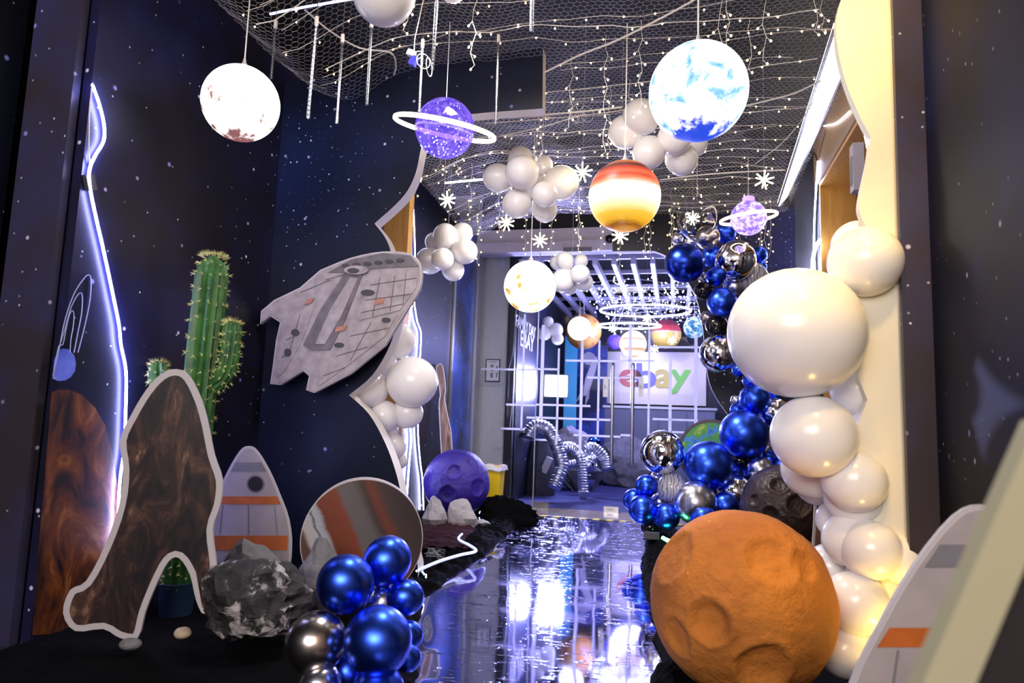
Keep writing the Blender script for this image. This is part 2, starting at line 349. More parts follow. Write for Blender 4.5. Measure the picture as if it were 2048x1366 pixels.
    def base(s):
        a = np.array([tuple(p) for p in s.v]); lo = a.min(0); hi = a.max(0)
        return V(((lo[0] + hi[0]) / 2, (lo[1] + hi[1]) / 2, lo[2]))
def tag(o, label, cat, group=None, kind=None):
    if label: o['label'] = label
    if cat: o['category'] = cat
    if group: o['group'] = group
    if kind: o['kind'] = kind
    return o
def thing(name, label, cat, loc, group=None):
    o = bpy.data.objects.new(name, None); COL.objects.link(o); o.location = loc; o.empty_display_size = .1; o['_w'] = tuple(loc)
    return tag(o, label, cat, group)
def struct(o): o['kind'] = 'structure'; return o
def smooth_path(pts, n=6):
    pts = [V(p) for p in pts]; out = []
    for i in range(len(pts) - 1):
        p0, p1, p2, p3 = pts[max(i - 1, 0)], pts[i], pts[i + 1], pts[min(i + 2, len(pts) - 1)]
        for k in range(n):
            t = k / n; out.append(.5 * ((2 * p1) + (p2 - p0) * t + (2 * p0 - 5 * p1 + 4 * p2 - p3) * t * t + (3 * p1 - p0 - 3 * p2 + p3) * t ** 3))
    return out + [pts[-1]]
def smooth2(pts, n=5, closed=False):
    if closed: pts = [pts[-1]] + list(pts) + [pts[0], pts[1]]
    q = smooth_path([(a, b, 0) for a, b in pts], n); q = [(p.x, p.y) for p in q]
    return q[n:-(n + 1)] if closed else q
def board(name, outline, Y, th, mats, label, cat, origin=None, parent=None, proj=None):
    """flat board: outline in photo pixels cut out on the plane y = Y, th thick to the back"""
    fr = [PY(a, b, Y) for a, b in outline]; bk = [p + V((0, th, 0)) for p in fr]
    mb = MB().prism(fr, bk, 0, 1 if isinstance(mats, (list, tuple)) and len(mats) > 1 else 0)
    o = mb.build(name, mats, parent, smooth=False)
    if label: tag(o, label, cat)
    return o
def text_mesh(body, size, ext, offset=0., space=1.):
    cu = bpy.data.curves.new('lettering', 'FONT'); cu.body = body; cu.size = size; cu.extrude = ext; cu.offset = offset; cu.space_character = space
    ob = bpy.data.objects.new('lettering', cu); COL.objects.link(ob)
    bpy.context.view_layer.update()
    me = bpy.data.meshes.new_from_object(ob.evaluated_get(bpy.context.evaluated_depsgraph_get())); bpy.data.objects.remove(ob); bpy.data.curves.remove(cu)
    return me
def text_obj(name, body, size, ext, mat, M, parent, offset=0., space=1., sx=1.):
    me = text_mesh(body, size, ext, offset, space); me.materials.clear(); me.materials.append(MATS[mat])
    me.transform(Matrix.Diagonal((sx, 1, 1, 1)))
    w = V(parent['_w']); me.transform(Matrix.Translation(-w) @ M)
    o = bpy.data.objects.new(name, me); COL.objects.link(o); o.parent = parent; o['_w'] = tuple(w); return o
def framed(x, y, z):       # matrix from three axes columns handled elsewhere
    return Matrix((x, y, z)).transposed()
# ------------------------------------------------ the setting
YG = 8.0                                   # the glass front
XL, XR, ZC = -2.72, 1.36, 3.95
def slab(name, lo, hi, mat):
    lo, hi = V(lo), V(hi); return struct(MB().box((lo + hi) / 2, hi - lo).build(name, mat, smooth=False))
slab('floor', (-3.2, -5, -.12), (2.2, YG + .02, 0), 'dark_floor')
slab('floor_threshold', (XL, 7.34, 0), (XR, YG + .02, .004), 'stone_floor').name = 'trim_1'
slab('trim_2', (XL, 7.66, .004), (XR, 7.664, .0046), 'dark_floor')
slab('floor_room', (-3.2, YG + .02, -.12), (4.2, 12.8, .004), 'carpet').name = 'floor_carpet'
slab('ceiling', (-3.2, -5, ZC), (2.2, YG + .1, ZC + .1), 'ceiling_black')
slab('ceiling_room', (-3.2, YG + .1, 3.45), (4.2, 12.8, 3.55), 'ceiling_black').name = 'ceiling_back'
slab('wall_left', (XL - .5, -5, 0), (XL - .4, YG, ZC), 'matte_black')
# right wall with a deep door opening between y 4.6 and 6.55
YJ = PX(1640, 450, XR).y
ZD = PX(1640, 366, XR).z
slab('wall_right', (XR, -5, 0), (XR + .1, 4.5, ZC), 'tan_wall')
slab('wall_right_far', (XR, YJ, 0), (XR + .34, YG + .1, ZC), 'matte_black').name = 'wall_right'
slab('wall_right_top', (XR, 4.5, ZD), (XR + .34, YJ, ZC), 'tan_wall').name = 'wall_right'
tw = slab('trim_3', (XR - .012, 4.5, ZD + .012), (XR, YG - .7, ZC - .02), 'tan_wall')
dr = MB(); dr.box((XR + .17, YJ - .015, ZD / 2), (.34, .03, ZD)); struct(dr.build('trim_4', 'wood', smooth=False))
struct(MB().box((XR + .17, (4.5 + YJ - .03) / 2, ZD - .015), (.34, YJ - 4.53, .03)).build('trim_5', 'wood', smooth=False))
d3 = struct(MB().box((XR + .37, (4.5 + YJ) / 2, ZD / 2), (.05, YJ - 4.5, ZD)).build('door_3', 'dark_steel', smooth=False))
MB().box((XR + .335, YJ - .06, ZD / 2 - .02), (.02, .05, ZD - .1)).build('frame', 'matte_black', d3, smooth=False)
slab('wall_front', (-3.2, -5.1, 0), (2.2, -5, ZC), 'lobby_wall')
slab('wall_back_header', (XL, YG + .0, PY(1100, 455, YG).z), (XR, YG + .12, ZC), 'matte_black').name = 'wall_back'
# the lilac bulkhead above the glass, in two steps
zb0, zb1 = PY(1060, 508, YG).z, PY(1060, 488, YG).z
zt = PY(1060, 458, YG - .05).z
struct(MB().box(((XL + XR) / 2, YG - .0, (zb0 + zb1) / 2), (XR - XL, .22, zb1 - zb0)).build('trim_6', 'header_white', smooth=False))
struct(MB().box(((XL + XR) / 2, YG + .03, (zb1 + zt) / 2), (XR - XL, .14, zt - zb1)).build('trim_7', 'header_white', smooth=False))
tag(MB().box(PY(1155, 499, YG - .125), (.34, .02, .05)).build('air_vent', 'print_grey', smooth=False), 'flat grey vent strip on the lower step of the lilac beam', 'vent')
# cove light along the right wall
a0, a1 = PZ(1681, 70, ZC - .06), PZ(1567, 405, ZC - .06)
pts = [PZ(1668, 60, 3.52), PZ(1553, 419, 3.52), PZ(1577, 391, 3.52), PZ(1699, 120, 3.52)]
cv = thing('cove_light', 'long glowing cove light along the top of the right wall', 'ceiling light', sum(pts, V()) / 4)
pts2 = [p.copy() for p in pts]
MB().prism(pts, [p + V((0, 0, .05)) for p in pts]).build('diffuser', 'cove', cv, smooth=False)
fr = MB()
for i in (0, 2): fr.tube([pts[i], pts[i + 1]], .012, 4)
fr.build('frame', 'trim_grey', cv, smooth=False)
# room behind the glass
XI = PD(1022, 800, 8.35).x
slab('wall_inner', (XI - .1, YG + .35, 0), (XI, 12.7, 3.45), 'print_dark').name = 'wall_room_left'
slab('wall_grey', (-3.2, YG + .30, 0), (XI + .0, YG + .36, 3.45), 'grey_wall').name = 'wall_room_front'
slab('wall_post', (XI - .1, YG + .22, 0), (XI - .0, YG + .37, 3.45), 'matte_black').name = 'trim_8'
slab('wall_room_back', (-3.2, 12.7, 0), (4.2, 12.8, 3.45), 'print_dark')
slab('wall_room_right', (4.1, YG, 0), (4.2, 12.8, 3.45), 'print_dark')
slab('wall_back_right', (XR, YG, 0), (4.2, YG + .1, 3.45), 'matte_black').name = 'wall_back'
# slatted ceiling of the room: each slat a piece of the ceiling
sl = bpy.data.objects['ceiling_back']
zs = 3.0
me0 = None
for i in range(24):
    x = -2.4 + i * .235
    if me0 is None:
        o = MB().box((0, 0, 0), (.055, 4.3, .09)).build('slat', 'slat', sl, smooth=False, loc=V((0, 0, 0))); me0 = o.data
    else: o = bpy.data.objects.new('slat', me0); COL.objects.link(o); o.parent = sl
    o.location = V((x, 10.45, zs)) - V(sl['_w'])
for y in (8.45, 9.3, 10.3, 11.3, 12.3):
    MB().box((.4, y, zs + .08), (5.6, .05, .05)).build('batten', 'slat', sl, smooth=False)
# ---- glass front: fixed pane, two door leaves, fixed pane; tape lines and fittings are their parts
def gx(px): return PY(px, 840, YG).x
x0, x1, x2, x3, x4 = XL, gx(1071), gx(1241), gx(1418), XR
glass = []
for nm, a, b in (('window_1', x0, x1), ('door_1', x1, x2), ('door_2', x2, x3), ('window_2', x3, x4)):
    o = struct(MB().box(((a + b) / 2, YG, (.012 + zb0) / 2), (b - a - .008, .012, zb0 - .012)).build(nm, 'clear_glass', smooth=False)); glass.append(o)
def on_glass(px): x = gx(px); return glass[0] if x < x1 else glass[1] if x < x2 else glass[2] if x < x3 else glass[3]
def htape(xa, xb, y):
    y2 = y + (xb - xa) * .012
    cuts = [c for c in (1071, 1241) if xa < c < xb]; e = [xa] + cuts + [xb]
    for p, q in zip(e[:-1], e[1:]):
        A, B = PY(p, y, YG - .012), PY(q, y, YG - .012); B.z = A.z
        MB().box((A + B) / 2, (B.x - A.x - .002, .004, .024)).build('tape_strip', 'tape_frost', on_glass((p + q) / 2), smooth=False)
def vtape(x, ya, yb, w=.024):
    A, B = PY(x, ya, YG - .016), PY(x, yb, YG - .016); B.x = A.x
    MB().box((A + B) / 2, (w, .004, A.z - B.z)).build('tape_strip', 'tape_frost', on_glass(x), smooth=False)
for a in ((962, 1117, 738), (1131, 1309, 721), (1174, 1288, 755), (1012, 1181, 809), (1053, 1222, 835), (1002, 1050, 857), (1147, 1262, 870), (1297, 1404, 694), (1305, 1396, 838), (1344, 1396, 864)): htape(*a)
for a in ((1050, 628, 862), (1087, 650, 833, .04), (1118, 697, 888), (1165, 680, 908, .032), (1199, 680, 871), (1261, 647, 740, .034), (1299, 660, 872), (1341, 712, 864, .034), (1392, 670, 866, .034)): vtape(*a)
for px, leaf in ((1226, glass[1]), (1266, glass[2])):
    A, B = PY(px, 728, YG - .09), PY(px, 927, YG - .09); B.x = A.x
    h = MB().tube([A + V((0, .07, -.03)), A + V((0, .03, 0)), A + V((0, 0, -.02)), (A + B) / 2, B], .021, 10)
    h.tube([B + V((0, 0, .16)), B + V((0, .09, .16))], .012, 8); h.tube([A + V((0, 0, -.2)), A + V((0, .09, -.2))], .012, 8)
    h.build('handle', 'steel', leaf)
for px, leaf in ((1211, glass[1]), (1282, glass[2])):
    A, B = PY(px, 755, YG - .014), PY(px, 794, YG - .014)
    pl = MB().box((A + B) / 2, (.056, .004, A.z - B.z)).build('push_plate', 'paper', leaf, smooth=False)
    g = MB(); c = (A + B) / 2 + V((0, -.004, .0))
    for dx, dz, w, hh in ((-.012, .022, .012, .003), (-.012, .012, .012, .003), (-.012, .016, .003, .02), (.0, .016, .003, .02), (.004, .0, .03, .003), (-.012, -.012, .003, .02), (-.006, -.008, .012, .003), (.0, -.014, .003, .012), (.008, -.016, .012, .003)):
        g.box(c + V((dx, 0, dz)), (w, .002, hh))
    g.build('glyph', 'print_ink', pl, smooth=False)
for a, b, leaf in ((1072, 1102, glass[1]), (1211, 1240, glass[1])):
    xa, xb = gx(a), gx(b)
    f_ = MB().box(((xa + xb) / 2, YG, .035), (xb - xa, .04, .062)).build('patch_fitting', 'steel', leaf, smooth=False)
    if a > 1200: MB().box(((xa + xb) / 2 - .01, YG - .022, .038), (.07, .006, .028)).build('lock', 'trim_grey', f_, smooth=False)
struct(MB().box((gx(1071), YG - .008, zb0 / 2), (.01, .02, zb0)).build('trim_9', 'trim_grey', smooth=False))
# yellow and black tape across the end of the film
A, B = PZ(1046, 1040), PZ(1330, 1051); y = A.y
ht = thing('hazard_tape', 'yellow and black striped tape across the floor before the glass doors', 'tape', (0, 7.3, .006))
n = 26; xs0, xs1 = A.x - .1, B.x + .3
for i in range(n):
    xa = xs0 + (xs1 - xs0) * i / n; w = (xs1 - xs0) / n; s_ = .025
    fr = [V((xa, 7.275, .011)), V((xa + w, 7.275, .011)), V((xa + w + s_, 7.325, .011)), V((xa + s_, 7.325, .011))]
    MB().prism(fr, [p - V((0, 0, .004)) for p in fr]).build('stripe', 'tape_yellow' if i % 2 else 'print_ink', ht, smooth=False)
# ------------------------------------------------ printed star boards
YA = 3.95                                   # near arch
YB = PX(183, 170, -2.62).y                  # where the long left board starts
lw = MB().box((-2.645, (YB + YA + .1) / 2, 1.72), (.05, YA + .1 - YB, 3.44)).build('star_board', 'print_wall', smooth=False)
tag(lw, 'wide star-printed wall board with the zigzag light strip and two printed planets', 'board')
XA = PY(66, 170, YB - .02).x
lb = MB().box(((XA - 2.67) / 2 - .0, YB - .03, 1.72), (-2.67 - XA + .0, .04, 3.44)) if XA < -2.67 else MB().box(((XA - 2.62) / 2, YB - .03, 1.72), (.5, .04, 3.44))
tag(lb.build('star_board', 'print_return', smooth=False), 'narrow greyish star-printed return board left of the zigzag light strip', 'board')
tag(MB().box((XA - .03, YB / 2 - 1.03, 1.72), (.05, YB + 1.9, 3.44)).build('star_board', 'print_black', smooth=False), 'nearly black board at the far left edge, closest to the camera', 'board')
# prints on the long left board: ringed blue planet and brown planet
def on_left(px, py, off=.0): return PX(px, py, -2.62 + off)
def wall_print(name, outline, mat, off):
    fr = [on_left(a, b, off) for a, b in outline]; MB().prism(fr, [p - V((off - .0005, 0, 0)) for p in fr]).build(name, mat, lw, smooth=False)
wall_print('printed_planet', [(104, 785), (120, 779), (140, 780), (165, 790), (190, 815), (210, 850), (224, 900), (233, 960), (236, 1030), (232, 1100), (220, 1165), (200, 1220), (170, 1262), (120, 1268), (66, 1270), (76, 1120), (90, 960)], 'planet_mural', .003)
wall_print('printed_planet', [(106, 757), (109, 720), (116, 703), (126, 697), (138, 699), (148, 710), (152, 726), (150, 742), (142, 754), (130, 761), (116, 762)], 'planet_blue', .003)
rg = MB()
for k, (px, py) in enumerate(((180, 560), (156, 630), (143, 662))):
    e = [(106 + k * 2, 752 - k * 12), (118, 700 - k * 4), (130 - k * 2, (640 + k * 24)), (148 - k * 7, 588 + k * 30), (168 - k * 14, 557 + k * 35), (178 - k * 16, 550 + k * 36), (182 - k * 17, 562 + k * 36), (180 - k * 17, 600 + k * 28), (170 - k * 14, 650 + k * 14), (156 - k * 8, 705)]
    rg.tube([on_left(a, b, .004) for a, b in smooth2(e, 4)], .0022, 4)
rg.build('printed_rings', 'ring_print', lw, smooth=False)
# near arch with the scalloped inner edge
sc1 = smooth2([(868, 236), (853, 262), (842, 297), (830, 350), (805, 395), (749, 447)], 4) + smooth2([(749, 447), (772, 478), (785, 515), (797, 570), (796, 630), (780, 690), (745, 750), (698, 790)], 4)[1:] + smooth2([(698, 790), (738, 828), (770, 885), (792, 945), (806, 1005), (822, 1070), (838, 1142)], 4)[1:]
arch = [(553, 168), (700, 148), (845, 128), (1086, 96), (1085, 217), (975, 225)] + sc1
b0 = PY(553, 168, YA); zA = b0.z
fr = [PY(a, b, YA) for a, b in arch] + [V((b0.x, YA, .0))]
fr[-2].z = 0.0; fr[-2].x = PY(838, 1142, YA).x
ar = MB().prism(fr, [p + V((0, .1, 0)) for p in fr], 0, 1).build('star_arch', ['print_dark', 'foam_white'], smooth=False)
tag(ar, 'black star-printed arch board with scalloped white foam edge behind the spaceship', 'board')
MB().tube([PY(552, 175, YA - .004), V((b0.x, YA - .004, .02))], .006, 4).build('edge_trim', 'foam_white', ar)
# far arch on the right
YF = 7.15
sc2 = [(1225, 503), (1308, 502)] + smooth2([(1308, 502), (1345, 522), (1390, 590), (1406, 660), (1411, 720), (1424, 780), (1462, 838)], 4)[1:] + smooth2([(1462, 838), (1440, 880), (1428, 960), (1432, 1064)], 4)[1:]
o2 = [(1590, 415), (1225, 426)] + sc2 + [(1610, 1075)]
fr = [PY(a, b, YF) for a, b in o2]; fr[-1].z = 0; fr[-2].z = 0; fr[-1].x = fr[0].x
o = MB().prism(fr, [p + V((0, .07, 0)) for p in fr], 0, 1).build('star_arch', ['print_far', 'foam_white'], smooth=False)
tag(o, 'far star-printed arch board behind the blue balloon garland, with a white edge', 'board')
star_mat('print_arch', (.004, .005, .011), (.012, .018, .07), .6, 2, .42, .8, .25, (PY(605, 330, YA) - ar.location, .75, (.01, .04, .24))); ar.data.materials[0] = MATS['print_arch']
star_mat('print_far', (.004, .004, .007), (.008, .01, .05), .6, 17, .42, .8, .25, (PY(1545, 480, YF) - o.location, .7, (.06, .07, .40))); o.data.materials[0] = MATS['print_far']
px_ = PY(1590, 500, YF + .05).x
struct(MB().box(((px_ + XR) / 2, YF + .2, ZC / 2), (XR - px_ - .001, .3, ZC)).build('trim_12', 'matte_black', smooth=False))
# far left wall boards
YP = 5.75
print('strip y', PX(815, 700, -2.39).y, PX(840, 700, -2.39).y, 'jamb', YJ, ZD)
def lboard(ya, yb, x, mat, label, z=3.3):
    return tag(MB().box((x - .025, (ya + yb) / 2, z / 2), (.05, yb - ya, z)).build('star_board', mat, smooth=False), label, 'board')
XF = -2.42
y903 = PX(903, 700, XF).y; y945 = PX(945, 700, XF).y
lboard(5.1, y903 - .05, XF, 'print_dark', 'dark star-printed board behind the white light strips, left of the silver strip')
tag(MB().box((XF - .01, y903 - .01, 1.65), (.06, .06, 3.3)).build('edge_strip', 'steel', smooth=False), 'slim vertical silver strip between the two far left boards', 'strip')
lboard(y903 + .03, y945, XF, 'print_blue', 'bright blue nebula board at the far end of the left wall')
struct(MB().box(((XL + XF + .02) / 2, y945 + .1, 1.9), (XF - XL + .06, .16, 3.8)).build('trim_10', 'trim_grey', smooth=False))
# wooden door frame on the left wall behind the arch
w0 = PD(802, 500, 5.15)
struct(MB().box((w0.x - .03, w0.y, 1.45), (.20, .09, 2.9)).build('trim_11', 'wood', smooth=False))
# near right: star board with its return, and the cream scalloped board
YC = 3.0
xr0 = PY(1797, 500, YC - .05).x; xr1 = PY(1858, 500, YC - .05).x
tag(MB().box(((xr0 + xr1) / 2, YC - .06, 1.75), (xr1 - xr0, .03, 3.5)).build('star_board', 'print_return', smooth=False), 'narrow grey star-printed return board beside the cream scalloped board', 'board')
yn = YC - .08; dirn = V((PY(2040, 500, 2.0).x - xr1, 2.0 - yn, 0))
fr = [V((xr1 - .005, yn, 0)), V((xr1 - .005, yn, 3.5)), V((xr1 + dirn.x * 1.6, yn + dirn.y * 1.6, 3.5)), V((xr1 + dirn.x * 1.6, yn + dirn.y * 1.6, 0))]
nrm = V((-dirn.y, dirn.x, 0)).normalized()
if nrm.x < 0: nrm = -nrm
tag(MB().prism(fr, [p + nrm * .04 for p in fr]).build('star_board', 'print_near', smooth=False), 'dark star-printed board filling the right edge behind the leaning board', 'board')
cr = smooth2([(1700, -40), (1682, 0), (1673, 45), (1676, 100), (1692, 165), (1716, 225), (1741, 274)], 4) + smooth2([(1741, 274), (1736, 318), (1719, 400), (1722, 432), (1738, 462)], 4)[1:] + smooth2([(1738, 462), (1690, 560), (1700, 700), (1735, 800)], 4)[1:] + smooth2([(1735, 800), (1700, 900), (1690, 1000), (1700, 1180)], 4)[1:]
fr = [PY(a, b, YC) for a, b in cr]; fr[-1].z = 0
fr += [V((xr0 + .03, YC, 0)), V((xr0 + .03, YC, fr[0].z))]
tag(MB().prism(fr, [p + V((0, .05, 0)) for p in fr]).build('scalloped_board', 'foam_cream', smooth=False), 'cream scalloped board in warm light behind the big white balloons', 'board')
# the blurred leaning board right in front of the camera
e = [(2075, 840), (1835, 1392), (1942, 1392), (2075, 1075)]
fr = [PD(a, b, .62) for a, b in e]; nb = V((.14, .08, 0))
lb = MB().prism(fr, [p + FWD * .02 for p in fr], 0, 0).build('leaning_board', 'foam_cream_dim', smooth=False)
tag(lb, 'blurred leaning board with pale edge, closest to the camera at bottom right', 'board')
bl = [PD(a, b, .635) for a, b in ((2078, 1070), (1944, 1392), (2120, 1392), (2120, 1000))]
MB().prism(bl, [p + FWD * .02 for p in bl]).build('dark_face', 'print_ink', lb, smooth=False)
# ------------------------------------------------ floor film, drapes
def grid_mesh(name, fn, nu, nv, mat, label, cat, smooth=True, kind=None):
    vs = [fn(i / nu, j / nv) for j in range(nv + 1) for i in range(nu + 1)]; fs = []
    for j in range(nv):
        for i in range(nu): a = j * (nu + 1) + i; fs.append([a, a + 1, a + nu + 2, a + nu + 1])
    mb = MB(); mb.v = vs; mb.f = fs; mb.m = [0] * len(fs)
    o = mb.build(name, mat, smooth=False, origin=(0, 0, 0), fixn=False)
    if smooth: o.data.polygons.foreach_set('use_smooth', [True] * len(fs))
    return tag(o, label, cat, kind=kind)
def interp(tab, y):
    for (a, xa), (b, xb) in zip(tab[:-1], tab[1:]):
        if y <= b: t = max(0, min(1, (y - a) / (b - a))); return xa + (xb - xa) * t
    return tab[-1][1]
LE = sorted([(PZ(*p).y, PZ(*p).x) for p in ((1045, 1042), (1010, 1078), (950, 1128), (855, 1190), (838, 1240), (832, 1366), (828, 1500))])
RE = sorted([(PZ(*p).y, PZ(*p).x) for p in ((1292, 1052), (1290, 1100), (1284, 1150), (1296, 1215), (1320, 1290), (1300, 1366), (1300, 1500))])
def film(u, v):
    y = 1.2 + v * 6.1; x = interp(LE, y) - .16 + u * (interp(RE, y) - interp(LE, y) + .32)
    z = .006 + .0009 * (noise.noise((x * 2.2, y * 1.5, 0)) + .5 * noise.noise((x * 7, y * 4, 3)))
    edge = abs(x - interp(LE, y)); z += .018 * math.exp(-(edge / .05) ** 2) * max(0, noise.noise((y * 2, 0, 5)) + .4)
    return V((x, y, max(.004, z)))
grid_mesh('mirror_film', film, 90, 240, 'mirror_film', 'shiny wrinkled silver film runner down the middle of the floor', 'floor film')
def folds(x, y, s):
    n = noise.noise((x * 2.4 + s, y * 2.4, s)); w = noise.noise((x * 6 + 2 * n + s, y * 7 - n, 3.)); w2 = noise.noise((x * 15, y * 17 + n * 3, 9. + s))
    return .5 * (1 - abs(w)) ** 3 + .26 * (1 - abs(w2)) ** 2 + .25 * n
def drapeL(u, v):
    y = .9 + v * 6.35; xe = interp(LE, y) + .05 * noise.noise((y * 3.1, 1, 1)) + .03 * noise.noise((y * 9, 1, 1)); x = -2.62 + u * (xe + 2.62)
    d = xe - x; hgt = .018 + .085 * math.exp(-((d - .14) / .13) ** 2) * (1 if y > 3.2 else .6)
    z = .004 + hgt * max(0, .25 + folds(x, y, 0.)) * min(1, d / .03 + .15)
    return V((x, y, z))
grid_mesh('black_cloth', drapeL, 150, 330, 'cloth_black', 'crumpled black cloth along the left side of the silver runner', 'cloth')
def drapeR(u, v):
    y = .9 + v * 6.0; xe = interp(RE, y) + .04 * noise.noise((y * 3.1, 1, 7)) + .02 * noise.noise((y * 9, 1, 7)); xr = min(1.3, .95 + max(0, y - 3) * .4) if y > 2.9 else .9
    x = xe + u * (xr - xe); d = x - xe; hgt = .02 + .11 * math.exp(-((d - .12) / .1) ** 2)
    z = .004 + hgt * max(0, .25 + folds(x, y, 4.)) * min(1, d / .03 + .15)
    return V((x, y, z))
grid_mesh('black_cloth', drapeR, 110, 300, 'cloth_black', 'gathered black cloth under the moons on the right side of the runner', 'cloth')
# maroon cloth left of the runner, behind the striped planet
c0 = PZ(890, 1085)
def mar(u, v):
    p = PZ(835 + u * 115, 1118 - v * 58); z = .05 + .035 * (1 - abs(noise.noise((p.x * 3, p.y * 16, 0)))) + .02 * noise.noise((p.x * 9, p.y * 30, 2))
    return V((p.x, p.y, z - .045 * (max(0, abs(u - .5) * 2 - .8) * 5)))
grid_mesh('maroon_cloth', mar, 40, 60, 'cloth_maroon', 'creased dark maroon cloth between the white rocks and the light strip', 'cloth')
# black cloth bundle before the yellow bin
def bundle(u, v):
    a = u * 2 * pi; ph = v * pi / 2; c = PZ(1003, 1044); n = .8 + .5 * folds(cos(a) * .5 + 3, sin(a) * .5 + v, 2.)
    return V((c.x + .34 * cos(a) * cos(ph) * n, c.y + .2 * sin(a) * cos(ph) * n, .01 + .22 * sin(ph) * n))
grid_mesh('cloth_bundle', bundle, 60, 24, 'cloth_black', 'heap of bunched black cloth in front of the yellow bin', 'cloth')
# ------------------------------------------------ craters and rocks
def ico(sub):
    bm = bmesh.new(); bmesh.ops.create_icosphere(bm, subdivisions=sub, radius=1); vs = [v.co.copy() for v in bm.verts]; fs = [[v.index for v in f.verts] for f in bm.faces]; bm.free(); return vs, fs
ICO6, ICO4, ICO3 = ico(6), ico(4), ico(3)
def moon(px, py, D, r, mat, craters, label, seed, name='crater_moon', zmin=None):
    c = PD(px, py, D); 
    if zmin is not None: c.z = r * .985 + zmin
    vs = []
    cs = []
    for (cx, cy, cr, dp) in craters:                       # crater centre seen at this pixel of the ball
        d = ray(cx, cy).normalized(); oc = CAM - c; b = oc.dot(d); q = b * b - oc.dot(oc) + r * r
        t_ = -b - math.sqrt(max(0, q)); cs.append(((CAM + d * t_ - c).normalized(), cr, dp))
    for k in range(7): cs.append((V((rnd.uniform(-1, 1), rnd.uniform(.2, 1), rnd.uniform(-1, 1))).normalized(), rnd.uniform(.15, .3), .05))
    for p in ICO6[0]:
        h = 1 + .012 * noise.noise(p * 3 + V((seed, 0, 0))) + .006 * noise.noise(p * 9) + .003 * noise.noise(p * 26)
        for n_, cr, dp in cs:
            a = math.acos(max(-1, min(1, p.dot(n_)))) / cr * (1 + .12 * noise.noise(p * 6 + V((0, seed, 0))))
            if a < 1.5:
                h -= dp * (max(0, 1 - a ** 4) if a < 1 else 0); h += dp * .22 * math.exp(-((a - 1.08) / .16) ** 2)
        vs.append(c + p * r * h)
    mb = MB(); mb.v = vs; mb.f = [list(f) for f in ICO6[1]]; mb.m = [0] * len(mb.f)
    o = mb.build(name, mat, smooth=False, fixn=False, origin=c); o.data.polygons.foreach_set('use_smooth', [True] * len(mb.f))
    return tag(o, label, 'planet model')
moon(1482, 1203, 2.68, .337, 'moon_orange', [(1545, 1118, .27, .045), (1418, 1245, .22, .10), (1530, 1338, .27, .10), (1345, 1110, .30, .05), (1352, 1275, .2, .06), (1610, 1130, .17, .04)], 'large matte orange cratered moon ball at the bottom right', 1.)
moon(913, 966, 6.75, .322, 'moon_purple', [(908, 942, .21, .08), (895, 988, .24, .09), (956, 975, .25, .08), (940, 925, .12, .03)], 'purple cratered moon ball behind two white rocks on the left', 4.)
moon(1572, 1018, 5.15, .325, 'moon_brown', [(1558, 968, .2, .09), (1598, 1010, .24, .10), (1540, 1030, .18, .09), (1508, 1000, .13, .06)], 'glossy dark brown cratered moon ball behind the orange one', 8.)
def rock(name, cpx, D, size, mat, label, seed, amp=.35, flat=True, zc=None, facet=0):
    c = PD(*cpx, D); vs = []
    if zc is not None: c.z = zc
    src = ICO4 if not facet else ICO3
    nrms = [V((math.sin(k * 2.4 + seed), math.cos(k * 1.7 + seed * 2), math.sin(k * .9 + seed * 3))).normalized() for k in range(16)]
    for p in src[0]:
        k = 1.25
        if facet:
            for i, n_ in enumerate(nrms):
                d = p.dot(n_)
                if d > .05: k = min(k, (.72 + .2 * ((i * 7 + int(seed * 3)) % 5) / 5) / d)
            k = min(k, 1.15)
        else: k = 1
        q = p * k; h = 1 + amp * noise.noise(q * 1.3 + V((seed, seed, 0))) + amp * .45 * (1 - 2 * abs(noise.noise(q * 3 + V((seed, 0, 2))))) + .12 * amp * noise.noise(q * 9)
        q = q * h; w = V((q.x * size[0], q.y * size[1], q.z * size[2])); w.z = max(w.z, -c.z + .006); vs.append(c + w)
    mb = MB(); mb.v = vs; mb.f = [list(f) for f in src[1]]; mb.m = [0] * len(mb.f)
    return tag(mb.build(name, mat, smooth=False, fixn=False), label, 'rock')
rock('rock', (507, 1196), 2.98, (.215, .16, .155), 'rock_dark', 'big rough black and white rock on the black cloth', 2.2, .3)
rock('rock', (502, 1140), 3.45, (.17, .1, .13), 'plaster_grey', 'grey rock hiding behind the big black and white rock', 5.1, .25, facet=1)
rock('rock', (640, 1168), 3.25, (.10, .08, .17), 'plaster_grey', 'upright grey rock between the big rock and the blue balloons', 1.3, .25, facet=1)
rock('rock', (868, 1036), 6.15, (.105, .1, .17), 'plaster', 'tall faceted white rock, left of the pair before the purple moon', 7.7, .18, facet=1)
rock('rock', (924, 1034), 6.2, (.15, .11, .15), 'plaster', 'wide faceted white rock, right of the pair before the purple moon', 3.4, .18, facet=1)
rock('rock', (965, 1045), 6.3, (.07, .05, .03), 'plaster', 'small pale stone beside the wide white rock', 9.1, .15, facet=1)
rock('pebble', (366, 1266), 2.92, (.035, .03, .022), 'tan_stone', 'round tan pebble on the black cloth', 4.4, .08)
rock('pebble', (262, 1288), 2.86, (.045, .035, .022), 'plaster_grey', 'flat grey stone at the foot of the brown cutout board', 6.4, .1)
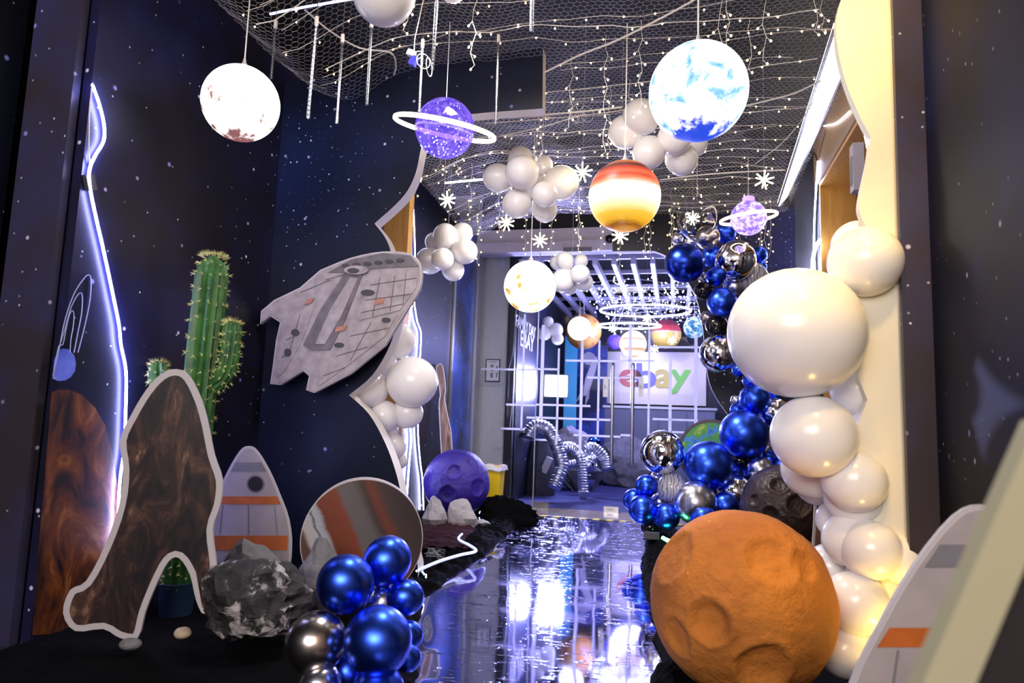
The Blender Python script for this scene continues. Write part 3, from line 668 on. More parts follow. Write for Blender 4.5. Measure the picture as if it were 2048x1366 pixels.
# ------------------------------------------------ cutout boards (plain stand-ins, white border)
def scale_out(poly, k, c=None):
    if c is None: c = (sum(p[0] for p in poly) / len(poly), sum(p[1] for p in poly) / len(poly))
    out = []; n = len(poly)
    for i, p in enumerate(poly):                              # inset along the outline normal
        a, b = poly[i - 1], poly[(i + 1) % n]; tx, ty = b[0] - a[0], b[1] - a[1]; L = math.hypot(tx, ty) or 1
        nx, ny = ty / L, -tx / L
        if (nx * (c[0] - p[0]) + ny * (c[1] - p[1])) < 0 and k > 0: nx, ny = nx, ny
        out.append((p[0] + nx * k, p[1] + ny * k))
    return out
def area(poly): return sum(a[0] * b[1] - b[0] * a[1] for a, b in zip(poly, poly[1:] + poly[:1])) / 2
def inset(poly, k): return scale_out(poly, k if area(poly) < 0 else -k)
def standee(name, label, outline, D, print_mat, border, th=.012, cat='cutout board'):
    q = [PD(a, b, D) for a, b in outline]; base = V((sum(p.x for p in q) / len(q), sum(p.y for p in q) / len(q), min(p.z for p in q)))
    t_ = thing(name, label, cat, base)
    MB().prism(q, [p + FWD * th for p in q]).build('board', 'print_white', t_, smooth=False)
    r_ = [PD(a, b, D - .003) for a, b in inset(outline, border)]
    MB().prism(r_, [p + FWD * .0025 for p in r_]).build('print', print_mat, t_, smooth=False)
    return t_
def patch(t_, name, outline, D, mat, th=.002):
    q = [PD(a, b, D) for a, b in outline]; return MB().prism(q, [p + FWD * th for p in q]).build(name, mat, t_, smooth=False)
def ell(cx, cy, rx, ry, n=28, a0=0, a1=2 * pi): return [(cx + rx * cos(a0 + (a1 - a0) * i / n), cy + ry * sin(a0 + (a1 - a0) * i / n)) for i in range(n)]
# tall brown one
out = smooth2([(322, 748), (352, 738), (378, 752), (402, 800), (416, 850), (428, 910), (444, 960), (440, 1010), (425, 1060), (432, 1130), (428, 1190), (408, 1228), (392, 1200), (380, 1150), (358, 1116), (336, 1124), (312, 1170), (290, 1225), (275, 1276), (240, 1276), (206, 1258), (150, 1262), (126, 1226), (140, 1180), (172, 1162), (210, 1090), (238, 1010), (246, 940), (240, 880), (262, 830), (292, 780)], 3, True)
sd = standee('cutout_board', 'tall mottled brown cutout board with broad white border before the cactus', out, 2.93, 'fur_print', 13)
D_ = 2.925
# two off-white and orange capsule boards
def capsule(label, cx, by, w, h, D, k):
    f = lambda pts: [(cx + a * w, by - b * h) for a, b in pts]
    out = f(smooth2([(-.42, .0), (-.5, .2), (-.47, .42), (-.36, .62), (-.24, .80), (-.1, .95), (.0, .985), (.1, .95), (.24, .80), (.36, .62), (.47, .42), (.5, .2), (.42, .0), (.0, -.01)], 3, True))
    t_ = standee('cutout_board', label, out, D, 'print_cream', 5 * k)
    dd = D - .006
    patch(t_, 'orange_band', f([(-.455, .30), (.455, .30), (.45, .19), (-.45, .19)]), dd, 'print_orange')
    patch(t_, 'orange_band', f([(-.33, .60), (.33, .60), (.375, .54), (-.375, .54)]), dd, 'print_orange')
    patch(t_, 'grey_band', f([(-.15, .86), (.15, .86), (.205, .79), (-.205, .79)]), dd, 'print_grey')
    patch(t_, 'grey_band', f([(-.36, .09), (.36, .09), (.35, .04), (-.35, .04)]), dd, 'print_grey')
    for s_ in (-.3, 0, .3): patch(t_, 'panel_seam', f([(s_ - .004, .53), (s_ + .004, .53), (s_ * 1.12 + .004, .31), (s_ * 1.12 - .004, .31)]), dd, 'print_grey')
    p_ = patch(t_, 'porthole', ell(cx + .08 * w, by - .695 * h, .105 * w, .105 * w), dd, 'print_grey')
    patch(p_, 'dark_pane', ell(cx + .08 * w, by - .695 * h, .085 * w, .085 * w), dd - .003, 'print_ink')
    return t_
capsule('off-white and orange capsule cutout board behind the big rock', 497, 1150, 172, 262, 3.75, 1)
capsule('large blurred off-white and orange capsule cutout board at bottom right', 1965, 1640, 560, 640, 1.62, 2.2)
# bark boards
standee('cutout_board', 'narrow brown bark cutout board standing behind the purple moon', smooth2([(872, 735), (882, 726), (888, 742), (892, 780), (890, 800), (900, 850), (904, 880), (908, 1010), (886, 1010), (882, 905), (878, 830), (878, 800), (880, 790), (876, 760)], 2, True), 7.05, 'bark_print', 1.5)
standee('cutout_board', 'narrow brown bark cutout board between the brown moon and the white balloons', [(1630, 985), (1652, 985), (1650, 1020), (1646, 1060), (1647, 1120), (1640, 1250), (1618, 1250), (1622, 1120), (1627, 1060)], 4.2, 'bark_print', 5)
# striped planet disc and earth disc
def disc_board(label, px, py, rpx, D, mat, rim, th=.05):
    c = PD(px, py, D); r = rpx * D / F; ax = (CAM - c); ax.z = 0; ax.normalize(); s_ = V((-ax.y, ax.x, 0)) * -1; up = V((0, 0, 1))
    t_ = thing('planet_disc', label, 'planet board', (c.x, c.y, c.z - r))
    ring = [c + (s_ * cos(2 * pi * k / 64) + up * sin(2 * pi * k / 64)) * r for k in range(64)]
    MB().prism(ring, [p - ax * th for p in ring]).build('board', rim, t_, smooth=False)
    ring2 = [c + ax * .003 + (s_ * cos(2 * pi * k / 64) + up * sin(2 * pi * k / 64)) * r * (.985 if rim == 'print_white' else .9) for k in range(64)]
    o = MB().prism(ring2, [p - ax * .002 for p in ring2]).build('print', mat, t_, smooth=False, loc=c)
    o.location = c - V(t_['_w'])
    if c.z - r > .02: MB().box((c.x - ax.x * (th + .02), c.y - ax.y * (th + .02), (c.z - r * .3) / 2), (.05, .03, c.z - r * .3)).build('stand', 'matte_black', t_, smooth=False)
    return t_
disc_board('round planet board with brown, rust and white bands behind the blue floor balloons', 725, 1080, 117, 3.62, 'planet_bands', 'print_white', .12)
disc_board('blue and green earth disc behind the big blue garland balloons', 1424, 906, 66, 6.75, 'planet_earth', 'print_ink', .03)
# generic delta shuttle on the arch board
DS = 4.02
hull = smooth2([(640, 540), (700, 516), (765, 503), (822, 508), (842, 535), (838, 580), (815, 618)], 3) + [(770, 690), (700, 748), (628, 786), (612, 780), (618, 752), (606, 742), (560, 770), (540, 768), (545, 735), (552, 680), (560, 645), (540, 632), (520, 648), (522, 622), (548, 600), (600, 575)]
q = [PY(a, b, YA - .14) for a, b in hull]; bs = V((sum(p.x for p in q) / len(q), YA - .14, min(p.z for p in q)))
ship = thing('shuttle_cutout', 'flat grey spaceship cutout mounted on the black arch board', 'spaceship cutout', bs)
MB().prism(q, [p + V((0, .03, 0)) for p in q]).build('board', 'print_white', ship, smooth=False)
def sp(name, pts, mat, lift, th=.006, par=None):
    q = [PY(a, b, YA - .14 - lift) for a, b in pts]; return MB().prism(q, [p + V((0, th, 0)) for p in q]).build(name, mat, par or ship, smooth=False)
sp('hull', inset(hull, 2.5), 'hull_grey', .004)
sp('spine_deck', [(690, 545), (725, 548), (690, 640), (660, 700), (622, 700), (606, 690), (640, 620)], 'hull_shade', .012, .008)
sp('spine_ridge', [(700, 555), (716, 556), (682, 632), (650, 688), (630, 688), (660, 620)], 'hull_grey', .018, .006)
sp('wing_panel', [(735, 560), (835, 545), (832, 575), (800, 620), (720, 640)], 'hull_grey', .010)
sp('wing_panel', [(715, 650), (795, 628), (770, 672), (690, 735), (640, 770), (632, 765), (660, 715)], 'hull_grey', .010)
sp('wing_panel', [(565, 640), (630, 610), (600, 690), (566, 745), (553, 755), (560, 690)], 'hull_grey', .010)
sp('tail_band', [(700, 520), (765, 506), (820, 511), (838, 532), (760, 536), (690, 545), (655, 545)], 'hull_shade', .010)
for i in range(6):
    x = 690 + i * 22; sp('engine_port', ell(x, 531 - i * 2.2, 8, 3.6, 14), 'hull_dark', .018, .006)
sp('cockpit', ell(712, 540, 24, 9), 'hull_grey', .026, .014); sp('canopy_window', ell(706, 541, 12, 5), 'hull_dark', .031, .005)
for a, b, w, h_ in ((735, 585, 14, 6), (772, 640, 9, 5), (590, 665, 8, 7), (678, 690, 10, 5), (575, 705, 7, 8)): sp('hatch', ell(a, b, w, h_, 16), 'hull_dark', .016, .005)
for pts in ([(750, 600), (770, 596), (766, 606), (748, 610)], [(672, 655), (692, 650), (690, 660), (670, 664)], [(612, 600), (628, 595), (622, 606), (608, 610)]): sp('rust_patch', pts, 'hull_rust', .015, .005)
seams = MB()
for a, b in (((740, 570), (832, 556)), ((730, 600), (822, 588)), ((722, 625), (805, 608)), ((760, 556), (745, 632)), ((790, 552), (780, 622)), ((812, 548), (806, 610)), ((700, 672), (776, 656)), ((672, 712), (735, 694)), ((646, 752), (690, 735)), ((742, 645), (700, 722)), ((572, 680), (598, 668)), ((562, 715), (580, 706)), ((600, 630), (580, 700)), ((650, 560), (690, 548)), ((600, 585), (660, 560))):
    seams.tube([PY(*a, YA - .152), PY(*b, YA - .152)], .0018, 4)
seams.build('panel_seams', 'hull_dark', ship, smooth=False)['kind'] = 'stuff'
MB().box(PY(700, 630, YA - .055), (.3, .11, .2)).build('mounting_block', 'matte_black', ship, smooth=False)
# ------------------------------------------------ cactus in its pot
cb = PZ(350, 1236); D0 = cb.dot(FWD)
cac = thing('potted_cactus', 'tall ribbed green cactus with two side arms in a dark navy pot', 'cactus', cb)
MB().lathe([(.055, 0), (.075, .02), (.085, .15), (.088, .17), (.078, .172), (.07, .15)], cb, 32).build('pot', 'navy_pot', cac)
spn = MB()
def stem(path, rad, name, ribs=13, parent=cac):
    pts = smooth_path(path, 8); n = ribs * 4; mb = MB(); b = 0; L = len(pts); acc = 0
    for i, p in enumerate(pts):
        d = (pts[min(i + 1, L - 1)] - pts[max(i - 1, 0)]).normalized(); ux = V((1, 0, 0)); ux = (ux - d * ux.dot(d)).normalized(); uy = d.cross(ux)
        rr = rad(i / (L - 1))
        for k in range(n):
            a = 2 * pi * k / n; rib = 1 + .11 * cos(ribs * a); mb.v.append(p + (ux * cos(a) + uy * sin(a)) * rr * rib)
        if i and rr > .012:
            acc += (p - pts[i - 1]).length
            if acc > .034:
                acc = 0
                for k in range(ribs):
                    a = 2 * pi * k / ribs; o_ = (ux * cos(a) + uy * sin(a)); q0 = p + o_ * rr * 1.1 + d * rnd.uniform(-.012, .012)
                    for s_ in range(5):
                        e_ = (o_ + V((rnd.uniform(-1, 1), rnd.uniform(-1, 1), rnd.uniform(-1, 1))) * .8).normalized() * rnd.uniform(.016, .028)
                        t_ = e_.orthogonal().normalized() * .0018; t2 = e_.cross(t_).normalized() * .0018
                        spn.add([q0 + t_, q0 - t_ * .5 + t2, q0 - t_ * .5 - t2, q0 + e_], [(0, 1, 3), (1, 2, 3), (2, 0, 3)])
    for i in range(L - 1):
        for k in range(n): mb.f.append([i * n + k, i * n + (k + 1) % n, (i + 1) * n + (k + 1) % n, (i + 1) * n + k])
    mb.f.append(list(range((L - 1) * n, L * n))); mb.f.append(list(reversed(range(n)))); mb.m = [0] * len(mb.f)
    return mb.build(name, 'cactus_skin', parent)
top = PD(428, 512, D0)
cap = lambda r: (lambda t: r * (1 if t < .9 else max(.12, math.sqrt(max(0, 1 - ((t - .9) / .1) ** 2)))))
stem([cb + V((0, 0, .13)), cb * .67 + top * .33, cb * .33 + top * .67, top], lambda t: cap(.073)(t) * (1 if t > .15 else .9), 'stem')
stem([PD(418, 775, D0), PD(447, 752, D0 - .01), PD(459, 715, D0 - .015), PD(466, 642, D0 - .015)], cap(.042), 'side_arm', 11)
stem([PD(400, 850, D0 + .02), PD(345, 832, D0 + .05), PD(322, 790, D0 + .05), PD(318, 722, D0 + .05)], cap(.044), 'side_arm', 11)
for k in range(420):
    c_, r_ = ((top, .06) if k < 260 else (PD(466, 644, D0 - .015), .035) if k < 350 else (PD(318, 724, D0 + .05), .035))
    e_ = V((rnd.uniform(-1, 1), rnd.uniform(-1, 1), rnd.uniform(.1, 1))).normalized(); q0 = c_ + V((e_.x * r_, e_.y * r_, e_.z * .02 - .012)); e_ = e_ * rnd.uniform(.015, .03)
    t_ = e_.orthogonal().normalized() * .0014; t2 = e_.cross(t_).normalized() * .0014
    spn.add([q0 + t_, q0 - t_ * .5 + t2, q0 - t_ * .5 - t2, q0 + e_], [(0, 1, 3), (1, 2, 3), (2, 0, 3)])
s_ = spn.build('spines', 'spine', cac, smooth=False, fixn=False); s_['kind'] = 'stuff'
# yellow bin
yb = PZ(984, 1022); bn = thing('waste_bin', 'yellow waste bin with a white liner behind the purple moon', 'bin', yb)
MB().lathe([(.12, 0), (.125, .01), (.15, .46), (.165, .46), (.165, .49), (.14, .49), (.115, .03)], yb, 4, rot=Matrix.Rotation(pi / 4, 3, 'Z')).build('body', 'yellow_plastic', bn, smooth=False)
lr = MB(); n = 40
for i in range(n):
    a, b = 2 * pi * i / n, 2 * pi * (i + 1) / n
    f_ = lambda a, z, k: yb + V((max(-.125, min(.125, .19 * cos(a))) * k, max(-.125, min(.125, .19 * sin(a))) * k, z + .008 * sin(7 * a)))
    lr.add([f_(a, .50, 1), f_(b, .50, 1), f_(b, .45, 1.06), f_(a, .45, 1.06)], [(0, 1, 2, 3)])
    lr.add([f_(a, .50, 1), f_(b, .50, 1), f_(b, .44, .9), f_(a, .44, .9)], [(0, 3, 2, 1)])
lr.build('liner', 'bag_white', bn)
# wall box under the right hand cove light
wb = PD(1714, 337, 4.6); w_ = thing('wall_box', 'small lavender grey box hung beside the wooden doorway', 'box', wb)
MB().box(wb, (.07, .1, .34)).build('body', 'header_white', w_, smooth=False); MB().box(wb + V((-.037, 0, -.02)), (.008, .07, .2)).build('panel', 'trim_grey', w_, smooth=False)
# dome camera on the bulkhead
dc = PY(1219, 478, YG - .12); t_ = thing('dome_camera', 'small black dome camera under the white beam', 'camera', dc)
MB().sphere(dc, .05, 16, 10).build('dome', 'latex_black', t_); MB().box(dc + V((0, .05, .03)), (.1, .09, .03)).build('bracket', 'print_grey', t_, smooth=False)
# framed notice on the grey wall
a, b = PY(972, 718, YG + .28), PY(999, 764, YG + .28)
fp = thing('framed_notice', 'framed paper notice on the pale wall behind the glass', 'notice', ((a.x + b.x) / 2, YG + .28, b.z))
cx, cz, w, h = (a.x + b.x) / 2, (a.z + b.z) / 2, abs(b.x - a.x), abs(a.z - b.z)
MB().box((cx, YG + .285, cz), (w, .012, h)).build('frame', 'print_ink', fp, smooth=False); MB().box((cx, YG + .277, cz), (w * .86, .004, h * .9)).build('sheet', 'paper', fp, smooth=False)
g = MB()
for dx, dz, ww, hh in ((0, .37, .6, .03), (-.05, .2, .2, .12), (-.05, -.0, .2, .05), (-.05, -.22, .18, .2), (.3, .15, .1, .12), (.3, -.2, .1, .2)): g.box((cx + dx * w, YG + .273, cz + dz * h), (ww * w, .002, hh * h))
g.build('printed_figures', 'print_grey', fp, smooth=False)
# ------------------------------------------------ balloons
def balloon_mesh():
    prof = []
    m = 26
    for i in range(m + 1):
        a = pi * i / m; z = -cos(a); r = sin(a)
        if z < -.55: k = (-.55 - z) / .45; z -= .10 * k * k; r = r * (1 - .10 * k) + .035 * k ** 3
        prof.append((max(r, 1e-3), z))
    return MB().lathe(prof, n=40)
BM = {}
def protos(mat):
    if mat in BM: return BM[mat]
    mb = balloon_mesh(); me = bpy.data.meshes.new('balloon'); me.from_pydata([tuple(v) for v in mb.v], [], mb.f); me.polygons.foreach_set('use_smooth', [True] * len(me.polygons)); me.materials.append(MATS[mat])
    kb = MB().lathe([(.03, -1.06), (.045, -1.09), (.03, -1.12), (.05, -1.16), (.085, -1.2), (.07, -1.2), (.02, -1.13)], n=12)
    km = bpy.data.meshes.new('knot'); km.from_pydata([tuple(v) for v in kb.v], [], kb.f); km.polygons.foreach_set('use_smooth', [True] * len(km.polygons)); km.materials.append(MATS[mat])
    BM[mat] = (me, km); return BM[mat]
def foil_mesh(mat):
    if ('foil', mat) in BM: return BM[('foil', mat)]
    mb = MB(); n, m = 48, 28
    for i in range(m + 1):
        th = pi * i / m
        for k in range(n):
            a = 2 * pi * k / n; s = abs(cos(2 * a)); ridge = 1 - .035 * (1 - s) + .012 * sin(9 * th) * (1 - s)   # four seams
            mb.v.append(V((max(1e-3, sin(th)) * cos(a) * ridge, max(1e-3, sin(th)) * sin(a) * ridge, -cos(th))))
    for i in range(m):
        for k in range(n): mb.f.append([i * n + k, i * n + (k + 1) % n, (i + 1) * n + (k + 1) % n, (i + 1) * n + k])
    me = bpy.data.meshes.new('balloon'); me.from_pydata([tuple(v) for v in mb.v], [], mb.f); me.polygons.foreach_set('use_smooth', [True] * len(me.polygons)); me.materials.append(MATS[mat])
    tb = MB().box((0, 0, -1.06), (.09, .02, .16)); km = bpy.data.meshes.new('tab'); km.from_pydata([tuple(v) for v in tb.v], [], tb.f); km.materials.append(MATS[mat])
    sm = MB()
    for k in range(4):
        a = k * pi / 2 + pi / 4 * 0; sm.tube([(sin(t) * cos(a) * 1.0, sin(t) * sin(a) * 1.0, -cos(t)) for t in [pi * i / 20 for i in range(21)]], .008, 4)
    s2 = bpy.data.meshes.new('seam'); s2.from_pydata([tuple(v) for v in sm.v], [], sm.f); s2.materials.append(MATS[mat])
    BM[('foil', mat)] = (me, km, s2); return BM[('foil', mat)]
def balloon(mat, px, py, rpx, D, label, group, centre, foil=False, sz=1.05):
    c = PD(px, py, D); r = rpx * D / F; cc = PD(*centre) if len(centre) == 3 else V(centre)
    pr = foil_mesh(mat) if foil else protos(mat)
    o = bpy.data.objects.new('balloon', pr[0]); COL.objects.link(o); tag(o, label, 'balloon', group)
    o.location = c; o.scale = (r, r, r * (1.0 if foil else sz)); d = (c - cc)
    if d.length < 1e-3: d = V((0, 0, 1))
    o.rotation_euler = d.to_track_quat('Z', 'Y').to_euler()
    for me in pr[1:]:
        k = bpy.data.objects.new(me.name.split('.')[0], me); COL.objects.link(k); k.parent = o
    return o
# floor cluster at the left of the runner
G = 'balloons of the cluster on the floor'
C = (705, 1215, 2.62)
for a in (('chrome_blue', 774, 1121, 46, 2.72, 'shiny blue balloon at the top of the floor cluster'),
          ('chrome_blue', 691, 1168, 55, 2.52, 'large shiny blue balloon at the upper left of the floor cluster'),
          ('chrome_silver', 765, 1205, 32, 2.70, 'small silver balloon tucked in the middle of the floor cluster'),
          ('chrome_blue', 811, 1195, 34, 2.68, 'small shiny blue balloon at the right of the floor cluster'),
          ('chrome_bronze', 632, 1285, 57, 2.42, 'silver-bronze balloon at the left of the floor cluster'),
          ('chrome_blue', 756, 1281, 64, 2.38, 'largest shiny blue balloon at the front of the floor cluster'),
          ('chrome_blue', 818, 1270, 26, 2.62, 'blue balloon half hidden behind the largest one of the floor cluster'),
          ('chrome_blue', 814, 1315, 26, 2.55, 'blue balloon low at the right side of the floor cluster'),
          ('chrome_blue', 695, 1345, 42, 2.52, 'blue balloon at the bottom of the floor cluster'),
          ('chrome_silver', 640, 1372, 40, 2.36, 'silver balloon cut by the bottom edge of the photo'),
          ('chrome_blue', 756, 1385, 50, 2.36, 'blue balloon under the largest one, cut by the bottom edge')):
    balloon(*a[:5], a[5], G, C)
# blue and silver garland on the right
G = 'balloons of the blue and silver garland'
gar = [('chrome_bronze', 1416, 475, 25, 6.0, 'gold-silver balloon below the clear bubble balloon'),
 ('chrome_blue', 1451, 465, 22, 6.1, 'blue balloon under the small ringed planet'),
 ('chrome_navy', 1364, 468, 12, 6.3, 'tiny blue balloon left of the clear bubble balloon'),
 ('chrome_silver', 1355, 477, 13, 6.3, 'tiny silver balloon at the garland top, far left'),
 ('chrome_silver', 1383, 484, 14, 6.2, 'small silver balloon right above the big dark blue one'),
 ('chrome_navy', 1370, 526, 41, 5.9, 'big dark blue balloon at the upper left of the garland'),
 ('chrome_blue', 1424, 513, 22, 6.15, 'blue balloon between the big dark blue one and the silver orb'),
 ('chrome_blue', 1517, 510, 18, 6.3, 'blue balloon right of the upper silver orb'),
 ('chrome_blue', 1521, 534, 13, 6.2, 'small blue balloon just above the huge white balloon'),
 ('chrome_blue', 1432, 553, 20, 6.0, 'blue balloon below the upper silver orb, on its left'),
 ('chrome_silver', 1469, 574, 23, 6.1, 'silver balloon directly below the upper silver orb'),
 ('marble', 1505, 556, 32, 6.1, 'grey marbled balloon above the huge white balloon'),
 ('latex_black', 1407, 581, 19, 6.0, 'black balloon left of the middle bright blue balloon'),
 ('chrome_bronze', 1409, 556, 13, 6.2, 'small dark silver balloon between black and dark blue ones'),
 ('chrome_blue', 1444, 604, 30, 5.9, 'bright blue balloon touching the upper left of the huge white one'),
 ('chrome_bronze', 1416, 636, 16, 6.2, 'bronze balloon behind the lower black balloon'),
 ('latex_black', 1434, 651, 23, 6.05, 'black balloon just above the middle silver orb'),
 ('chrome_blue', 1477, 741, 13, 6.1, 'small blue balloon at the right of the middle silver orb'),
 ('latex_black', 1483, 762, 11, 6.2, 'small black balloon beside the huge white balloon'),
 ('chrome_blue', 1500, 762, 15, 6.0, 'small blue balloon under the left edge of the huge white balloon'),
 ('chrome_blue', 1509, 799, 30, 5.9, 'medium blue balloon just above the big blue pair'),
 ('chrome_silver', 1473, 801, 12, 6.2, 'small silver balloon left of the medium blue one'),
 ('chrome_blue', 1474, 820, 14, 6.1, 'small blue balloon on the shoulder of the upper big blue one'),
 ('chrome_blue', 1549, 787, 17, 6.1, 'blue balloon below the huge white balloon, farthest right'),
 ('chrome_blue', 1488, 868, 48, 5.8, 'big shiny blue balloon, upper of the big blue pair'),
 ('chrome_blue', 1417, 931, 48, 5.65, 'big shiny blue balloon, lower of the big blue pair'),
 ('chrome_blue', 1293, 972, 22, 5.75, 'small blue balloon on top of the left end of the garland'),
 ('marble', 1344, 976, 29, 5.7, 'grey marbled balloon under the lower silver orb'),
 ('chrome_silver', 1391, 1006, 42, 5.5, 'big silver balloon near the foot of the garland'),
 ('chrome_blue', 1451, 1012, 27, 5.5, 'blue balloon right of the big silver one'),
 ('chrome_blue', 1408, 1040, 27, 5.35, 'blue balloon low in front of the big silver one'),
 ('chrome_blue', 1285, 1019, 28, 5.65, 'bright blue balloon at the lower left end of the garland'),
 ('chrome_blue', 1268, 1000, 22, 5.85, 'blue balloon at the outermost left of the garland foot'),
 ('chrome_blue', 1333, 1033, 26, 5.6, 'dark blue balloon below the marbled one'),
 ('latex_black', 1300, 1055, 18, 5.75, 'black balloon on the floor under the garland'),
 ('chrome_silver', 1319, 1004, 17, 5.85, 'small silver balloon behind the marbled one'),
 ('chrome_silver', 1313, 955, 12, 5.9, 'tiny silver balloon under the lower silver orb'),
 ('chrome_silver', 1521, 941, 27, 5.7, 'silver balloon above the brown moon'),
 ('chrome_navy', 1474, 955, 28, 5.8, 'dark blue balloon between the big blue pair and the silver one'),
 ('chrome_blue', 1538, 919, 17, 5.9, 'small blue balloon right of the upper big blue one'),
 ('chrome_blue', 1563, 932, 23, 5.8, 'blue balloon beside the white balloons above the brown moon'),
 ('chrome_silver', 1534, 895, 17, 5.9, 'small silver balloon on the right side of the upper big blue one'),
 ('chrome_blue', 1555, 898, 19, 6.0, 'blue balloon half behind the white balloons'),
 ('latex_black', 1480, 922, 26, 5.95, 'black balloon between the two big blue ones')]
for m, px, py, r, D, l in gar: balloon(m, px, py, r, D, l, G, (px + 14, py + 6, D + .35))
for m, px, py, r, D, l in (('foil_silver', 1471, 521, 42, 5.95, 'upper mirror-silver foil orb of the garland'), ('foil_silver', 1437, 707, 38, 5.85, 'middle mirror-silver foil orb of the garland'),
                           ('foil_silver', 1324, 905, 44, 5.75, 'lower left mirror-silver foil orb of the garland'), ('foil_silver', 1551, 828, 32, 5.9, 'silver foil orb half hidden by the white balloons'), ('foil_silver', 1470, 985, 35, 5.65, 'silver foil orb beside the brown moon')):
    balloon(m, px, py, r, D, l, G, (px - 10, py + 60, D + .1), True)
b = balloon('clear_film', 1394, 436, 41, 5.9, 'clear bubble balloon hanging at the top of the garland', None, (1394, 300, 5.9), False, 1.1); b.name = 'bubble_balloon'
MB().tube([(0, 0, 1.04), (0, 0, 1.3), (0, 0, 4.0)], .012, 5).build('cord', 'cord_clear', None, loc=V((0, 0, 0))).parent = b
b.rotation_euler = (0, 0, 0)
tag(MB().tube([PD(905, -24, 3.05), V((PD(905, -24, 3.05).x, PD(905, -24, 3.05).y, 3.96))], .0015, 4).build('hanging_cord', 'cord_clear'), 'clear cord above the balloon at the top edge', 'cord')
# white balloons in front of the cream board
G = 'white balloons at the right'
wh = [(1592, 666, 131, 2.72, 'huge white balloon, biggest of all'), (1730, 524, 72, 2.72, 'white balloon above right of the huge one, with a dark knot spot'),
 (1716, 492, 52, 2.9, 'white balloon half behind the one with the knot spot, just under the scalloped tip'), (1768, 500, 48, 2.92, 'white balloon wedged under the notch of the cream board'),
 (1627, 872, 81, 2.72, 'large white balloon directly below the huge one'), (1785, 712, 74, 2.88, 'large cream-lit white balloon right of the huge one'),
 (1740, 632, 50, 2.92, 'white balloon hidden between the huge one and the upper one'), (1716, 780, 52, 2.9, 'shaded white balloon below right of the huge one'),
 (1782, 862, 78, 2.88, 'large cream-lit white balloon below the first cream-lit one'), (1708, 962, 61, 2.74, 'white balloon with a dark knot at its bottom, mid height'),
 (1708, 996, 56, 2.82, 'white balloon peeking out under the one with the dark knot'), (1795, 1012, 76, 2.9, 'cream-lit white balloon against the grey board, mid height'),
 (1742, 1100, 57, 2.72, 'white balloon with a knot at its lower left, above the bottom row'), (1700, 1080, 52, 2.8, 'white balloon left behind the lower knotted one'),
 (1802, 1120, 46, 2.72, 'white balloon beside the large capsule board'), (1660, 1135, 45, 2.95, 'greyish white balloon right behind the orange moon'),
 (1712, 1205, 60, 2.74, 'white balloon low between the orange moon and the capsule board'), (1775, 1200, 58, 2.85, 'cream-lit white balloon behind the capsule board'),
 (1690, 1300, 52, 2.78, 'lowest white balloon beside the orange moon'), (1622, 938, 56, 2.95, 'white balloon under the large one, nearest the brown moon'),
 (1636, 966, 44, 3.1, 'small white balloon over the bark board'), (1672, 1040, 38, 3.0, 'small white balloon to the right of the bark board'), (1745, 1290, 60, 2.82, 'white balloon near the floor behind the capsule board')]
for px, py, r, D, l in wh: balloon('latex_white', px, py, r, D, l, G, (1790, py + 20, D + .5))
# white balloons behind the near arch
G = 'white balloons behind the scalloped arch'
for px, py, r, D, l in ((795, 681, 37, 4.75, 'upper white balloon behind the scalloped arch edge'), (824, 764, 51, 4.6, 'largest white balloon behind the arch, on its right side'),
  (738, 778, 38, 4.6, 'white balloon at the pointed tip of the scalloped arch'), (760, 725, 34, 4.75, 'white balloon tucked between the upper one and the arch tip'), (815, 826, 31, 4.7, 'white balloon just below the largest one behind the arch'),
  (768, 832, 31, 4.65, 'white balloon below the arch tip, left of the lower one'), (780, 862, 17, 4.75, 'small white balloon hugging the lower arch edge'), (786, 893, 26, 4.72, 'low white balloon along the arch edge, just above the lowest one'), (800, 922, 15, 4.8, 'lowest small white balloon along the arch edge')):
    balloon('latex_white', px, py, r, D, l, G, (775, py, D + .3))
# hanging clouds of white balloons; each balloon is its own thing, a clear cord carries each cloud
def cloud(centre, items, group, ztop=3.25):
    for px, py, r, dD, l in items: balloon('latex_white', px, py, r, centre[2] + dD, l, group, centre)
    c = PD(*centre); o = MB().tube([c, (c.x, c.y, ztop)], .0015, 4).build('hanging_cord', 'cord_clear')
    tag(o, 'clear cord above the ' + group.split('of the ')[-1], 'cord')
cloud((1066, 372, 4.9), [(1041, 318, 26, .05, 'top white balloon of the middle cloud'), (1086, 330, 20, .1, 'small white balloon at the upper right of the middle cloud'), (1044, 345, 35, -.2, 'large front white balloon of the middle cloud'),
  (996, 356, 30, .0, 'leftmost white balloon of the middle cloud'), (1122, 366, 36, .1, 'rightmost large white balloon of the middle cloud'), (1034, 407, 30, -.05, 'lower left white balloon of the middle cloud'), (1089, 389, 27, -.15, 'lower right front white balloon of the middle cloud'), (1089, 419, 26, .05, 'lowest white balloon of the middle cloud'), (1070, 368, 28, .2, 'rear white balloon in the core of the middle cloud')], 'balloons of the middle balloon cloud')
cloud((1320, 275, 4.3), [(1281, 233, 36, -.05, 'upper white balloon left of the glowing blue globe'), (1252, 264, 35, .05, 'leftmost white balloon beside the glowing blue globe'), (1298, 305, 34, -.1, 'white balloon over the top of the striped globe'),
  (1349, 276, 35, -.15, 'white balloon just under the glowing blue globe'), (1363, 319, 33, .0, 'lowest white balloon under the glowing blue globe'), (1388, 288, 27, .15, 'white balloon peeking out right below the glowing blue globe')], 'balloons of the cloud behind the blue globe')
